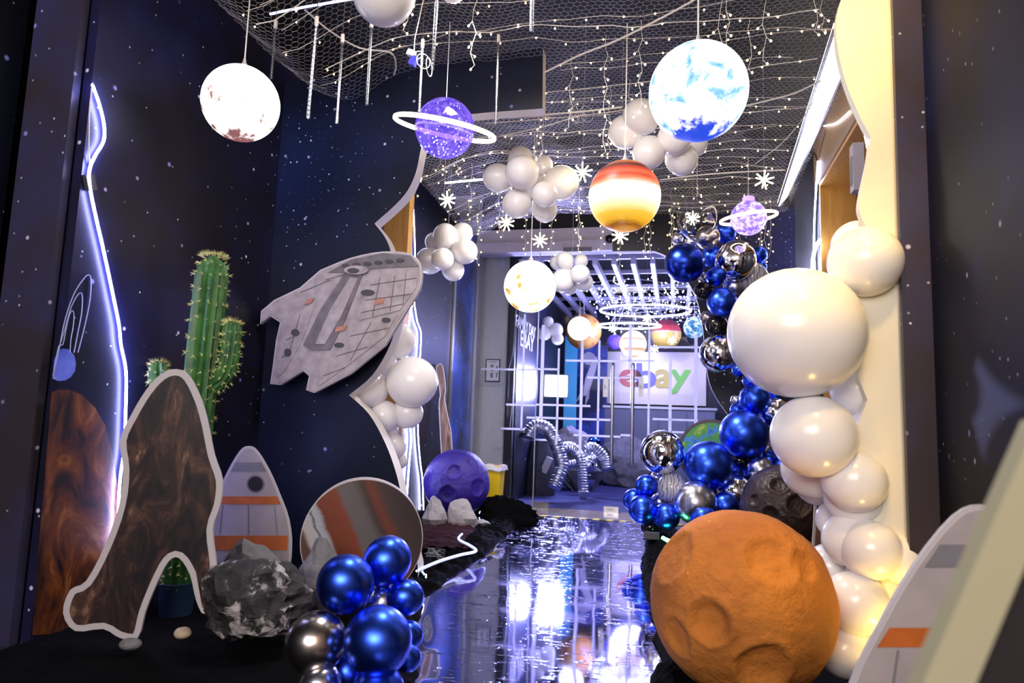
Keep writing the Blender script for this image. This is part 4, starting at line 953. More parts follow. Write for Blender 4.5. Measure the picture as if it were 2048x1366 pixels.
cloud((895, 502, 6.0), [(891, 473, 26, -.05, 'top front white balloon of the left cloud'), (924, 467, 22, .05, 'top right white balloon of the left cloud'), (929, 503, 26, -.05, 'right white balloon of the left cloud'),
  (885, 518, 23, -.15, 'middle front white balloon of the left cloud'), (860, 521, 28, .1, 'left white balloon of the left cloud'), (906, 539, 23, .05, 'lowest white balloon of the left cloud'), (870, 484, 20, .1, 'rear white balloon at the upper left of the left cloud')], 'balloons of the left balloon cloud')
cloud((1144, 546, 6.9), [(1130, 521, 18, -.05, 'top white balloon of the far cloud'), (1162, 522, 14, .05, 'small top right white balloon of the far cloud'), (1160, 548, 20, -.1, 'right front white balloon of the far cloud'), (1126, 561, 24, .0, 'lower left white balloon of the far cloud'),
  (1167, 564, 19, .05, 'lower right white balloon of the far cloud'), (1138, 573, 17, .1, 'lowest rear white balloon of the far cloud'), (1115, 526, 15, .1, 'left rear white balloon of the far cloud')], 'balloons of the far balloon cloud')
cloud((778, -45, 2.75), [(768, -14, 67, -.05, 'big white balloon cut by the top edge of the photo'), (905, -24, 30, .3, 'white balloon barely showing at the top edge')], 'balloons of the cloud above the frame')
# ------------------------------------------------ glowing globes
def globe(name, label, px, py, rpx, D, mat, ztop=3.3, cord=True):
    c = PD(px, py, D); r = rpx * D / F
    t_ = thing(name, label, 'globe lamp', c)
    mb = MB().sphere((0, 0, 0), 1, 48, 28); o = mb.build('globe', mat, t_, loc=V((0, 0, 0))); o.location = (0, 0, 0); o.scale = (r, r, r)
    MB().lathe([(.016, r - .004), (.02, r + .01), (.009, r + .03), (.006, r + .05)], c, 12).build('cap', 'print_white', t_)
    if cord: MB().tube([c + V((0, 0, r + .04)), V((c.x, c.y, ztop))], .0035, 5).build('cord', 'cord_white', t_)
    return t_, c, r
globe('globe_lamp', 'glowing white moon globe with brown patches on the left', 482, 207, 78, 3.25, 'globe_moon', 3.2)
globe('globe_lamp', 'large glowing blue and white globe at the upper right', 1396, 184, 102, 2.75, 'globe_blue', 3.35)
globe('globe_lamp', 'glowing globe with red, orange and yellow bands', 1249, 393, 74, 3.7, 'globe_bands', 3.3)
globe('globe_lamp', 'glowing yellow-white globe with orange patches before the glass', 1060, 573, 53, 5.3, 'globe_sun', 3.3)
def saturn(label, px, py, rpx, D, ringpx, tilt, yaw, shell, ring, cap=False, n=46):
    c = PD(px, py, D); r = rpx * D / F; t_ = thing('ringed_planet', label, 'planet lamp', c)
    o = MB().sphere((0, 0, 0), 1, 40, 24).build('globe', shell, t_, loc=V((0, 0, 0))); o.scale = (r, r, r)
    rot = Matrix.Rotation(yaw, 3, FWD) @ Matrix.Rotation(tilt, 3, V((FWD.y, -FWD.x, 0)))
    MB().torus(c, ringpx * D / F, .009, rot, 72, 8, flat=1.5).build('light_ring', ring, t_)
    if shell == 'lit_shell':
        k = MB()
        for i in range(n):
            q = V((rnd.uniform(-1, 1), rnd.uniform(-1, 1), rnd.uniform(-1, -.1))).normalized() * r * rnd.uniform(.6, .9); k.octa(c + q * 1.14, .005)
        for i in range(n // 3):
            q = V((rnd.uniform(-1, 1), rnd.uniform(-1, 1), rnd.uniform(-.2, 1))).normalized() * r * .85; k.octa(c + q, .0035)
        s_ = k.build('light_specks', 'speck_blue', t_); s_['kind'] = 'stuff'
    if cap: MB().lathe([(.05, r * .86), (.05, r * .86 + .05), (.045, r * .86 + .055)], c, 20).build('collar', 'violet_soft', t_)
    MB().tube([c + V((0, 0, r)), V((c.x, c.y, 3.3))], .003, 5).build('cord', 'cord_clear', t_)
    return t_
glow('led_core', (.22, .12, .9), .7); glow('violet_soft', (.45, .3, 1), .8)
saturn('purple ringed planet lamp with blue sparkles before the arch', 890, 257, 62, 3.75, 106, R(14), R(9.5), 'lit_shell', 'ring_warm')
saturn('small violet ringed planet lamp above the garland', 1497, 436, 36, 5.6, 56, R(4), R(-8), 'globe_violet', 'ring_warm', True)
# ------------------------------------------------ starburst lamps
def burst(px, py, rpx, D, label, parent=None):
    c = PD(px, py, D); r = rpx * D / F; t_ = thing('starburst_lamp', label, 'star lamp', c)
    MB().sphere(c, r * .2, 10, 6).build('core', 'star_lit', t_)
    for k in range(9):
        a = 2 * pi * k / 9 + .2; d = ROT @ V((cos(a), sin(a), .35 * (-1) ** k)).normalized(); MB().tube([c, c + d * r], .0055, 5).build('ray', 'star_lit', t_)
    MB().tube([c, V((c.x, c.y, 3.96))], .001, 4).build('cord', 'cord_clear', t_)
for a in ((895, 400, 18, 5.2, 'starburst lamp above the left balloon cloud'), (1013, 446, 17, 5.8, 'starburst lamp below the middle balloon cloud'), (1165, 345, 21, 4.75, 'starburst lamp between the middle cloud and the banded globe'),
          (1080, 481, 16, 6.2, 'starburst lamp right above the yellow-white globe'), (1240, 472, 18, 5.0, 'starburst lamp at the foot of the banded globe'), (1528, 360, 20, 5.0, 'starburst lamp above the small ringed planet'), (1385, 437, 15, 6.4, 'starburst lamp seen through the clear bubble balloon'),
          (1225, 657, 8, 9.6, 'tiny starburst lamp behind the glass near the left lit globe'), (1344, 681, 9, 9.4, 'tiny starburst lamp behind the glass before the red and yellow globe'), (1308, 698, 9, 9.5, 'tiny starburst lamp behind the glass right of the striped globe'), (1294, 637, 9, 9.8, 'tiny starburst lamp behind the glass under the slats')): burst(*a)
# ------------------------------------------------ meteor tubes
for xa, ya, xb, yb, lit, D, l in ((633, 45, 607, 236, 1, 3.2, 'lit light tube, leftmost of the two blue-white ones'), (685, 80, 672, 246, .5, 3.4, 'light tube lit only in its lower half'), (743, 50, 735, 210, 0, 3.3, 'unlit clear tube hanging under the top balloon'),
   (845, 90, 840, 222, 1, 3.45, 'lit light tube just above the purple ringed planet'), (875, -30, 860, 138, 0, 3.0, 'unlit clear tube hanging in front of the power adapter'), (551, 52, 540, 158, 0, 3.5, 'short unlit tube beside the moon globe'), (997, 80, 994, 247, 0, 3.6, 'dark light tube before the arm of the black arch'), (1065, -30, 1067, 62, 0, 2.9, 'unlit clear tube cut by the top edge, near the centre')):
    A, B = PD(xa, ya, D), PD(xb, yb, D); B.x, B.y = A.x + (B.x - A.x) * .3, A.y
    t_ = thing('light_tube', l, 'light tube', B)
    MB().tube([A, B], .0085, 10).build('tube', 'clear_tube', t_); MB().tube([A + V((0, 0, .03)), A - V((0, 0, .015))], .010, 8).build('cap', 'cord_white', t_)
    k = MB(); m_ = 22
    for i in range(m_):
        p = B.lerp(A, (i + .4) / m_ * (1 if lit != .5 else .5)); k.octa(p, .0042)
    k.build('diodes', 'bulb_cool' if lit else 'trim_grey', t_)['kind'] = 'stuff'
    MB().tube([A + V((0, 0, .03)), V((A.x, A.y, 3.32))], .002, 4).build('wire', 'cord_dark', t_)
# ------------------------------------------------ wire net under the ceiling
def net_z(x, y):
    return 3.24 + .05 * noise.noise((x * 1.1, y * .9, 0)) + .03 * noise.noise((x * 3, y * 2.2, 4)) - .16 * math.exp(-((x + 2.15) / .28) ** 2) - .05 * math.exp(-((y - 6.6) / .5) ** 2)
def hexnet(name, xa, xb, ya, yb, s, dz, r, label, keep, shear=0.):
    vid = {}; P = []; E = []
    def vert(p):
        k = (round(p[0], 4), round(p[1], 4))
        if k not in vid: vid[k] = len(P); P.append(p)
        return vid[k]
    h = s * math.sqrt(3); ny = int((yb - ya) / (1.5 * s)); nx = int((xb - xa) / h); seen = set()
    for j in range(ny):
        for i in range(nx):
            cx = xa + (i + .5 * (j % 2)) * h; cy = ya + j * 1.5 * s
            if not keep(cx, cy): continue
            hv = [vert((cx + s * sin(pi / 3 * k), cy + s * cos(pi / 3 * k))) for k in range(6)]
            for k in range(6):
                e = (min(hv[k], hv[(k + 1) % 6]), max(hv[k], hv[(k + 1) % 6]))
                if e not in seen: seen.add(e); E.append(e)
    Q = np.array([(x + .006 * noise.noise((x * 20, y * 20, 1)), y + .006 * noise.noise((x * 20, y * 20, 5)), net_z(x, y) + dz + .012 * noise.noise((x * 9, y * 9, 7))) for x, y in P]); E = np.array(E)
    a, b = Q[E[:, 0]], Q[E[:, 1]]; d = b - a; d /= np.linalg.norm(d, axis=1, keepdims=True); up = np.tile(np.array([0, 0, 1.]), (len(E), 1)); u = np.cross(d, up); u /= np.linalg.norm(u, axis=1, keepdims=True); w = np.cross(u, d)
    vs = np.stack([p + r * (u * cos(2 * pi * k / 3) + w * sin(2 * pi * k / 3)) for p in (a, b) for k in range(3)], 1).reshape(-1, 3)
    base = np.arange(len(E))[:, None] * 6; fs = np.stack([base + np.array([k, (k + 1) % 3, 3 + (k + 1) % 3, 3 + k]) for k in range(3)], 1).reshape(-1, 4)
    me = bpy.data.meshes.new(name); me.vertices.add(len(vs)); me.vertices.foreach_set('co', vs.ravel()); me.loops.add(fs.size); me.loops.foreach_set('vertex_index', fs.ravel().astype(np.int32))
    me.polygons.add(len(fs)); me.polygons.foreach_set('loop_start', np.arange(len(fs), dtype=np.int32) * 4); me.update(calc_edges=True); me.validate()
    me.materials.append(MATS['wire']); o = bpy.data.objects.new(name, me); COL.objects.link(o); tag(o, label, 'wire net', kind='stuff')
def keep_near(x, y): return -2.38 < x < 1.05 and not (YA - .03 < y < YA + .14 and x < PY(1086, 96, YA).x + .03) and not (y > YA and x < -2.2)
hexnet('wire_net', -2.5, 1.1, 1.7, 7.2, .0225, 0, .00068, 'chicken-wire net full of lights stretched under the ceiling', keep_near)
hexnet('wire_net', -2.2, 1.05, 4.5, 7.15, .0225, .06, .0007, 'second chicken-wire layer bunched above the far end of the corridor', lambda x, y: keep_near(x, y) and noise.noise((x * .8, y * 1.2, 8)) > -.25)
# fairy-light strings lying on the net
G = 'fairy-light strings on the net'
ORD = 'first second third fourth fifth sixth seventh eighth ninth tenth eleventh twelfth thirteenth fourteenth fifteenth sixteenth seventeenth eighteenth nineteenth twentieth'.split()
ORD += ['twenty-' + w for w in ORD[:9]] + ['thirtieth'] + ['thirty-' + w for w in ORD[:9]]
for i in range(34):
    y0 = 1.75 + i * .158; x = -2.3 + rnd.uniform(0, .3); xe = 1.0 - rnd.uniform(0, .3); sl_ = rnd.uniform(-.12, .12); pts = []
    while x < xe:
        y = y0 + sl_ * x + .05 * noise.noise((x * 2.4, i * 3.3, 0))
        if keep_near(x, y): pts.append(V((x, y, net_z(x, y) - .012 - .02 * abs(noise.noise((x * 3, i * 2.1, 5))))))
        x += .1
    t_ = thing('fairy_light_string', 'fairy-light string lying on the wire net, %s row counted from the front edge' % ORD[i], 'fairy lights', pts[0], G)
    segs = [[]]
    for p in pts:
        if segs[-1] and (p - segs[-1][-1]).length > .4: segs.append([])
        segs[-1].append(p)
    w_ = MB(); k = MB()
    for sg in segs:
        if len(sg) > 1: w_.tube(sg, .0016 if i % 4 else .003, 4)
        for j, p in enumerate(sg):
            if (j + i) % 2 == 0: k.octa(p + V((rnd.uniform(-.03, .03), rnd.uniform(-.02, .02), -.01)), .0058)
    w_.build('wire', 'cord_white', t_); k.build('bulbs', 'bulb_warm' if i % 3 else 'bulb_soft', t_, fixn=False, smooth=False)['kind'] = 'stuff'
LAND = [('the moon globe', 482, 207), ('the purple ringed planet', 890, 257), ('the middle balloon cloud', 1063, 370), ('the blue globe', 1396, 184), ('the banded globe', 1249, 393), ('the yellow-white globe', 1060, 573),
        ('the left balloon cloud', 895, 500), ('the far balloon cloud', 1145, 545), ('the small ringed planet', 1497, 436), ('the clear bubble balloon', 1394, 436), ('the arm of the black arch', 1030, 160), ('the big dark blue balloon', 1370, 526),
        ('the cove light', 1650, 180), ('the top balloon', 768, 0), ('the power adapter', 827, 122), ('the starburst above the small ringed planet', 1528, 360), ('the starburst by the banded globe', 1165, 345)]
USED = {}
def where(x, y, L):
    n, lx, ly = min(LAND, key=lambda l: (l[1] - x) ** 2 + (l[2] - y) ** 2); dx, dy = x - lx, y - ly
    rel = ('left of' if dx < 0 else 'right of') if abs(dx) > abs(dy) else ('above' if dy < 0 else 'below')
    base = 'warm fairy-light strand dangling %s %s' % (rel, n); k = USED.get(base, 0); USED[base] = k + 1
    return base + ('', ', second one there', ', third one there', ', fourth one there', ', fifth one there')[min(k, 4)]
# icicle strands: x, top y and bottom y in the photo, depth from where they leave the net
G = 'hanging fairy-light strands'
for xa, ya, yb in ((1455, 0, 110), (1440, 0, 85), (1528, 0, 122), (1632, 0, 64), (950, 0, 130), (815, 0, 62), (1282, 60, 226), (1212, 90, 305), (1143, 130, 255), (1220, 190, 302), (1085, 215, 330), (1018, 330, 400), (943, 340, 425),
                   (835, 340, 388), (880, 320, 345), (915, 325, 345), (1000, 378, 460), (1052, 440, 505), (1078, 215, 290), (1160, 385, 500), (1158, 400, 470), (1105, 425, 530), (1205, 430, 508), (1290, 440, 510), (1301, 440, 512), (1240, 490, 540),
                   (1343, 390, 505), (1347, 420, 512), (1520, 460, 510), (1530, 465, 520), (1540, 405, 512), (960, 415, 526), (1005, 420, 470), (1480, 480, 520), (1372, 470, 520), (886, 440, 535), (275, 0, 22), (1260, 175, 300), (1500, 60, 140), (1395, 380, 400), (1645, 20, 60)):
    yt = max(min(ya, 425), -20); A = PZ(xa, yt, 3.2)
    if A.y > 7.0 or A.y < 0: A = PY(xa, yt, 6.9)
    D = A.dot(FWD); B = PD(xa + (ya - yb) * .03, yb, D); L = max(.08, A.z - B.z)
    n = max(3, int(L / .06)); pts = [V((A.x + .012 * sin(i * 2.1 + xa), A.y + .01 * cos(i * 1.7 + xa), A.z - L * i / n)) for i in range(n + 1)]
    t_ = thing('icicle_lights', where(xa, (yt + yb) / 2, yb - yt), 'fairy lights', pts[0], G)
    top_ = 3.26 if keep_near(A.x, A.y) else 3.96
    w_ = MB().tube([V((A.x, A.y, top_))] + pts, .0018, 4); k = MB()
    for i, p in enumerate(pts[1:]):
        s_ = (-1) ** i; q = p + V((.022 * s_, .006, -.018)); w_.tube([p, q], .0014, 4); k.octa(q, .0068)
    w_.build('wire', 'cord_white', t_); k.build('bulbs', 'bulb_warm', t_, smooth=False, fixn=False)['kind'] = 'stuff'
# cables and bars
def cable(pts, r, mat, label, name='cable', zz=3.18, cat='cable'):
    q = smooth_path([PZ(a, b, zz) for a, b in pts], 5); tag(MB().tube(q, r, 6).build(name, mat), label, cat)
cable([(1075, 152), (1160, 110), (1240, 78), (1360, 16), (1420, -20)], .006, 'cord_white', 'thick white cable running up right from the arm of the arch')
cable([(540, 28), (610, 14), (740, -8)], .007, 'led_soft', 'straight bluish light bar on the net at top left', 'light_bar', cat='light bar')
cable([(610, 20), (660, 62), (720, 96), (780, 105), (792, 130), (788, 150)], .005, 'cord_white', 'white cable sagging toward the blue power adapter')
cable([(960, 238), (1080, 230), (1175, 222), (1245, 214)], .006, 'cord_white', 'upper straight white bar below the net, right of the ringed planet', 'white_bar', 3.1, 'bar')
cable([(970, 247), (1085, 238), (1180, 229), (1250, 220)], .004, 'cord_white', 'lower straight white bar below the net, right of the ringed planet', 'white_bar', 3.1, 'bar')
cable([(1000, 272), (1080, 255), (1130, 240), (1170, 228)], .005, 'cord_white', 'white cable curving toward the loops in the middle of the net')
cable([(890, 366), (930, 362), (965, 359)], .008, 'neon_white', 'short lit bar under the net at the far left', 'light_bar', 3.05, 'light bar')
cable([(1490, 212), (1540, 200), (1590, 186), (1640, 162)], .006, 'cord_white', 'white cable right of the glowing blue globe')
cable([(1510, 328), (1560, 290), (1600, 245), (1625, 205)], .003, 'cord_white', 'thin slanting wire between the blue globe and the cove light')
cable([(1320, 360), (1400, 350), (1480, 344), (1570, 340)], .006, 'cord_white', 'nearly level white cable above the clear bubble balloon')
ad = PD(827, 122, 3.35); t_ = thing('power_adapter', 'white and blue power adapter with loose cable loops on the net', 'adapter', ad)
MB().box(ad, (.035, .03, .05), Matrix.Rotation(.4, 3, 'Y')).build('socket', 'letter_blue', t_, smooth=False); MB().box(ad + V((-.012, -.005, .04)), (.04, .03, .03), Matrix.Rotation(.4, 3, 'Y')).build('plug', 'bag_white', t_, smooth=False)
lp = MB()
for k in range(3): lp.torus(ad + V((.02 + k * .03, .01 * k, .03 - k * .03)), .03 + .008 * k, .0025, Matrix.Rotation(1.2 + k * .5, 3, 'X') @ Matrix.Rotation(k * .8, 3, 'Y'), 20, 5)
lp.tube([ad + V((0, 0, .05)), ad + V((0, 0, .12)), (ad.x + .05, ad.y, 3.24)], .003, 5)
lp.build('cable_loops', 'cord_white', t_)
lk = PZ(1165, 233, 3.15); lp = MB()
for k in range(4): lp.torus(lk + V((rnd.uniform(-.06, .06), rnd.uniform(-.05, .05), rnd.uniform(-.03, .03))), .045 + .01 * k, .002, Matrix.Rotation(1.3 + k * .4, 3, 'X') @ Matrix.Rotation(k * .7, 3, 'Y'), 24, 5)
lp.tube([lk, lk + V((0, 0, .1))], .002, 5)
tag(lp.build('cable_loop', 'cord_clear'), 'knot of clear cable loops in the middle of the net', 'cable')
# ------------------------------------------------ light strips
def strip(label, pts, plane, r, mat, dots=True, back=None):
    q = smooth_path([plane(a, b) for a, b in pts], 8)
    t_ = thing('light_strip', label, 'light strip', q[-1])
    MB().tube(q, r, 6).build('glowing_tape', mat, t_)
    if dots:
        k = MB(); acc = 0
        for a, b in zip(q[:-1], q[1:]):
            n = max(1, int((b - a).length / .016))
            for i in range(n): k.octa(a.lerp(b, i / n) + (CAM - a).normalized() * r * .7, r * 1.1)
        k.build('diodes', 'led_white', t_, smooth=False, fixn=False)['kind'] = 'stuff'
    return t_
zl = strip('zigzag blue-white light strip down the long left board', [(185, 170), (199, 210), (208, 250), (207, 282), (190, 312), (179, 340), (180, 375), (192, 435), (208, 505), (226, 590), (238, 650), (242, 690), (252, 745), (251, 830), (248, 900), (240, 960), (236, 1035), (234, 1100)], lambda a, b: on_left(a, b, .02), .0062, 'led_blue')
MB().tube([on_left(184, 172, .02), on_left(179, 230, .015), on_left(178, 300, .012), on_left(180, 335, .012)], .003, 5).build('cord', 'cord_white', zl)
MB().box(on_left(180, 365, .012), (.02, .05, .07), Matrix.Rotation(.4, 3, 'X')).build('clip', 'hull_dark', zl, smooth=False)
pl = lambda a, b: PX(a, b, XF + .03) 
strip('left bright light strip beside the white arch balloons, lower fork', [(828, 592), (821, 625), (816, 680), (814, 760), (820, 850), (822, 880), (818, 930), (813, 1000)], lambda a, b: PX(a, b, XF + .02), .008, 'led_white', False)
strip('right bright light strip in front of the dark far board', [(824, 380), (828, 440), (830, 520), (828, 592), (834, 640), (842, 668), (840, 720), (838, 800), (836, 860), (840, 920), (845, 960), (847, 1020)], lambda a, b: PX(a, b, XF + .02), .005, 'led_white', False)
strip('white light strip lying on the black cloth behind the planet disc', [(842, 1138), (880, 1122), (920, 1110), (952, 1102), (938, 1090), (922, 1082), (917, 1076), (924, 1068)], lambda a, b: PZ(a, b, .1), .010, 'led_cloth', False)
strip('short slanting lit strip on the wall above the wooden doorway', [(1700, 222), (1672, 246), (1648, 252)], lambda a, b: PX(a, b, XR - .03), .006, 'neon_white', False)
strip('dotted light strip beside the wooden door jamb', [(1636, 322), (1632, 380), (1629, 440), (1628, 500), (1630, 545)], lambda a, b: PX(a, b, XR - .03), .007, 'led_white', False)
strip('bright curved light strip end behind the huge white balloon', [(1640, 480), (1631, 496), (1626, 520), (1625, 560), (1624, 640)], lambda a, b: PX(a, b, XR - .05), .016, 'led_white', False)
strip('short light strip behind the upper tip of the cream board', [(1726, 245), (1730, 270), (1736, 300), (1740, 330)], lambda a, b: PY(a, b, YC + .06), .004, 'led_white', True)
tag(MB().tube(smooth_path([PX(a, b, XR - .02) for a, b in ((1622, 272), (1618, 290), (1630, 310), (1636, 322), (1640, 300), (1650, 262))], 5), .006, 5).build('cable', 'cord_dark'), 'dark loose wires above the door jamb light strip', 'cable')
# tangle of thin lit wire and a few blue sparks on the cloth
q = PZ(872, 1112, .1); k = MB()
for i in range(9):
    k.tube(smooth_path([q + V((rnd.uniform(-.09, .07), rnd.uniform(-.05, .05), rnd.uniform(-.02, .05))) for _ in range(4)], 4), .0006, 4)
tag(k.build('wire_tangle', 'cord_clear'), 'tangle of thin bluish lit wire on the maroon cloth', 'wire')
k = MB()
for a, b in ((833, 1142), (838, 1140), (845, 1144), (848, 1148), (852, 1150), (852, 1154)): k.octa(PZ(a, b, .1), .006)
tag(k.build('blue_light_cluster', 'speck_blue'), 'cluster of blue sparks beside the foot of the striped planet', 'fairy lights')
k = MB(); c = PZ(975, 1030, .08)
k.torus(c, .085, .0025, Matrix.Rotation(1.15, 3, 'X'), 32, 6); tag(k.build('lit_loop', 'speck_blue'), 'blue lit wire loop on the black cloth before the bin', 'wire')
g = PZ(1334, 1083, .1); t_ = thing('green_lamp', 'small green glowing lamp on the black cloth under the garland', 'lamp', g)
MB().tube([g + V((-.04, 0, .03)), g + V((.05, -.02, -.01))], [.012, .02], 8).build('lens', 'speck_green', t_); MB().box(g + V((-.12, .02, .035)), (.12, .06, .05)).build('housing', 'hull_dark', t_, smooth=False)
# ------------------------------------------------ room behind the glass
# wall lettering on the left
tl = thing('wall_lettering', 'two lines of white capital letters on the dark wall behind the glass', 'lettering', (XI + .01, 9.0, 1.95))
def wtext(body, pa, pb, ytop, ybot, sx=1.):
    A, B = PX(pa, 650, XI + .006), PX(pb, 660, XI + .006); z1, z0 = PX(pa, ytop, XI).z, PX(pa, ybot, XI).z
    me = text_mesh(body, 1., .002); xs = [v.co.x for v in me.vertices]; ys = [v.co.y for v in me.vertices]; w, h = max(xs), max(ys); bpy.data.meshes.remove(me)
    M = Matrix.Translation((XI + .006, A.y, z0)) @ Matrix(((0, 0, 1, 0), (1, 0, 0, 0), (0, 1, 0, 0), (0, 0, 0, 1))) @ Matrix.Diagonal(((B.y - A.y) / w, (z1 - z0) / h, 1, 1))
    text_obj('letters', body, 1., .002, 'letter_white', M, tl, .012)
wtext('FAMILY DAY', 1031, 1071, 628, 652); wtext('EBAY', 1041, 1068, 660, 691)
# sign with coloured letters on the back wall
YW = 12.55
a, b = PY(1205, 703, YW), PY(1412, 812, YW)
sg = thing('letter_sign', 'pale shiny sign panel with four big coloured letters on the back wall', 'sign', ((a.x + b.x) / 2, YW, b.z))
MB().box(((a.x + b.x) / 2, YW + .075, (a.z + b.z) / 2), (b.x - a.x, .15, a.z - b.z)).build('panel', 'sign_back', sg, smooth=False)
for ch, pa, pb, ytop, ybot, m in (('e', 1240, 1282, 740, 772, 'letter_red'), ('b', 1274, 1311, 728, 774, 'letter_blue'), ('a', 1311, 1341, 740, 774, 'letter_gold'), ('y', 1341, 1380, 741, 785, 'letter_green')):
    A, B = PY(pa, ybot, YW - .03), PY(pb, ytop, YW - .03)
    me = text_mesh(ch, 1., .02); xs = [v.co.x for v in me.vertices]; ys = [v.co.y for v in me.vertices]; x0_, x1_, y0_, y1_ = min(xs), max(xs), min(ys), max(ys); bpy.data.meshes.remove(me)
    sx, sy = (B.x - A.x) / (x1_ - x0_), (B.z - A.z) / (y1_ - y0_)
    M = Matrix.Translation((A.x - x0_ * sx, YW - .03, A.z - y0_ * sy)) @ Matrix(((1, 0, 0, 0), (0, 0, -1, 0), (0, 1, 0, 0), (0, 0, 0, 1))) @ Matrix.Diagonal((sx, sy, 1.2, 1))
    text_obj('letter', ch, 1., .02, m, M, sg, .02)
c1, c2 = PY(1210, 815, YW - .5), PY(1430, 868, YW - .5)
ct = thing('reception_counter', 'dark counter below the coloured letters', 'counter', ((c1.x + c2.x) / 2, YW - .3, 0))
MB().box(((c1.x + c2.x) / 2, YW - .3, c1.z / 2), (c2.x - c1.x, .5, c1.z)).build('body', 'counter', ct, smooth=False)
MB().box(((c1.x + c2.x) / 2, YW - .3, c1.z + .02), (c2.x - c1.x + .06, .56, .04)).build('top', 'trim_grey', ct, smooth=False)
for k in range(4): MB().box((c1.x + (k + .5) * (c2.x - c1.x) / 4, YW - .56, c1.z / 2), ((c2.x - c1.x) / 4 - .03, .02, c1.z - .1)).build('panel', 'counter', ct, smooth=False)
# turquoise banner and space mural
a, b = PY(1131, 672, 11.6), PY(1151, 880, 11.6)
bt = thing('roll_banner', 'narrow turquoise banner standing behind the flood lamp', 'banner', ((a.x + b.x) / 2, 11.6, 0))
MB().box(((a.x + b.x) / 2, 11.6, a.z / 2 + .03), (b.x - a.x, .012, a.z - .06)).build('sheet', 'turquoise', bt, smooth=False); MB().box(((a.x + b.x) / 2, 11.6, .04), (b.x - a.x + .04, .1, .07)).build('foot', 'trim_grey', bt, smooth=False)
a, b = PY(1152, 690, 12.0), PY(1212, 880, 12.0)
mu = thing('space_mural', 'dark space mural board with a white rocket and a pink planet', 'board', ((a.x + b.x) / 2, 12.0, 0))
MB().box(((a.x + b.x) / 2, 12.02, a.z / 2), (b.x - a.x, .03, a.z)).build('board', 'print_nebula', mu, smooth=False)
def mp(name, pts, mat, y): q = [PY(*p, y) for p in pts]; MB().prism(q, [p + V((0, .006, 0)) for p in q]).build(name, mat, mu, smooth=False)
mp('planet', ell(1178, 717, 13, 13, 24), 'plaster', 11.99)
mp('rocket_body', [(1193, 712), (1196, 722), (1188, 752), (1176, 790), (1166, 792), (1170, 758), (1182, 728)], 'print_white', 11.985)
mp('rocket_fin', [(1168, 768), (1158, 790), (1150, 806), (1164, 794)], 'print_cream', 11.98); mp('rocket_fin', [(1180, 770), (1178, 796), (1170, 812), (1172, 790)], 'print_cream', 11.98)
# flood lamp on a stand
fl = PD(1112, 772, 10.0); t_ = thing('flood_lamp', 'dazzling square white flood lamp behind the left door leaf', 'lamp', (fl.x, fl.y, 0))
dirf = (V((-.4, 4, 1.2)) - fl); dirf.z *= .3; dirf.normalize(); rm = dirf.to_track_quat('Y', 'Z').to_matrix()
MB().box(fl - dirf * .0, (.36, .06, .34), rm).build('housing', 'hull_dark', t_, smooth=False); MB().box(fl + dirf * .034, (.32, .008, .30), rm).build('lens', 'flood', t_, smooth=False)
MB().tube([fl - dirf * .05, fl - dirf * .05 - V((0, 0, fl.z - .02))], .016, 8).build('pole', 'dark_steel', t_)
for k in range(3):
    an = k * 2.1; MB().tube([fl - dirf * .05 - V((0, 0, fl.z - .35)), V((fl.x + .3 * cos(an), fl.y + .3 * sin(an), .015))], .011, 6).build('leg', 'dark_steel', t_)
# globes and planet balls in the room
globe('globe_lamp', 'small white glowing globe behind the left door leaf', 1159, 657, 24, 9.2, 'globe_white', 2.95)
globe('globe_lamp', 'white glowing globe with orange stripes above the left door handle', 1266, 688, 27, 9.3, 'globe_stripes', 2.95)
globe('globe_lamp', 'glowing blue globe with yellow spots behind the right door leaf', 1389, 655, 22, 9.6, 'globe_earth', 2.95)
t = NT(newmat('ball_orange')); v = t.obj(); t.bsdf(t.ramp(t.noise(v, 2.4, 5, .6, .5), [(.4, (.7, .4, .06)), (.55, (.75, .3, .06)), (.62, (.6, .07, .03))]), .4)
t = NT(newmat('ball_bands')); z = t.n('ShaderNodeSeparateXYZ', {0: t.obj()}).outputs[2]
t.bsdf(t.ramp(t.math('ADD', t.math('MULTIPLY', z, .5), .5), [(.0, (.55, .38, .05)), (.3, (.6, .45, .07)), (.5, (.6, .5, .2)), (.56, (.55, .05, .05)), (.75, (.3, .03, .05)), (1, (.2, .05, .1))], 'CONSTANT'), .4)
pbr('ball_violet', (.06, .02, .55), .4, bump=.8, scale=60)
globe('planet_ball', 'orange and red planet ball behind the small white globe', 1167, 663, 36, 10.6, 'ball_orange', 2.95)
globe('planet_ball', 'red and yellow banded planet ball behind the right door leaf', 1332, 668, 30, 11.0, 'ball_bands', 2.95)
globe('planet_ball', 'glittering violet planet ball left of the striped globe', 1229, 684, 15, 10.4, 'ball_violet', 2.95)
c = PD(1258, 652, 10.2); t_ = thing('ring_lamp', 'wide glowing hoop lamp hanging under the slatted ceiling', 'lamp', c)
MB().torus(c, .47, .014, Matrix.Rotation(.05, 3, 'X'), 64, 6).build('hoop', 'neon_white', t_)
for k in range(3): MB().tube([c + V((.47 * cos(k * 2.1), .47 * sin(k * 2.1), 0)), V((c.x, c.y, 2.96))], .003, 4).build('cord', 'cord_clear', t_)
c = PD(1290, 622, 9.4); t_ = thing('ring_lamp', 'large glowing hoop lamp close to the slatted ceiling', 'lamp', c)
MB().torus(c, .62, .012, Matrix.Rotation(.03, 3, 'X'), 64, 6).build('hoop', 'neon_white', t_)
for k in range(3): MB().tube([c + V((.62 * cos(k * 2.1), .62 * sin(k * 2.1), 0)), V((c.x, c.y, 2.96))], .003, 4).build('cord', 'cord_clear', t_)
k = MB()
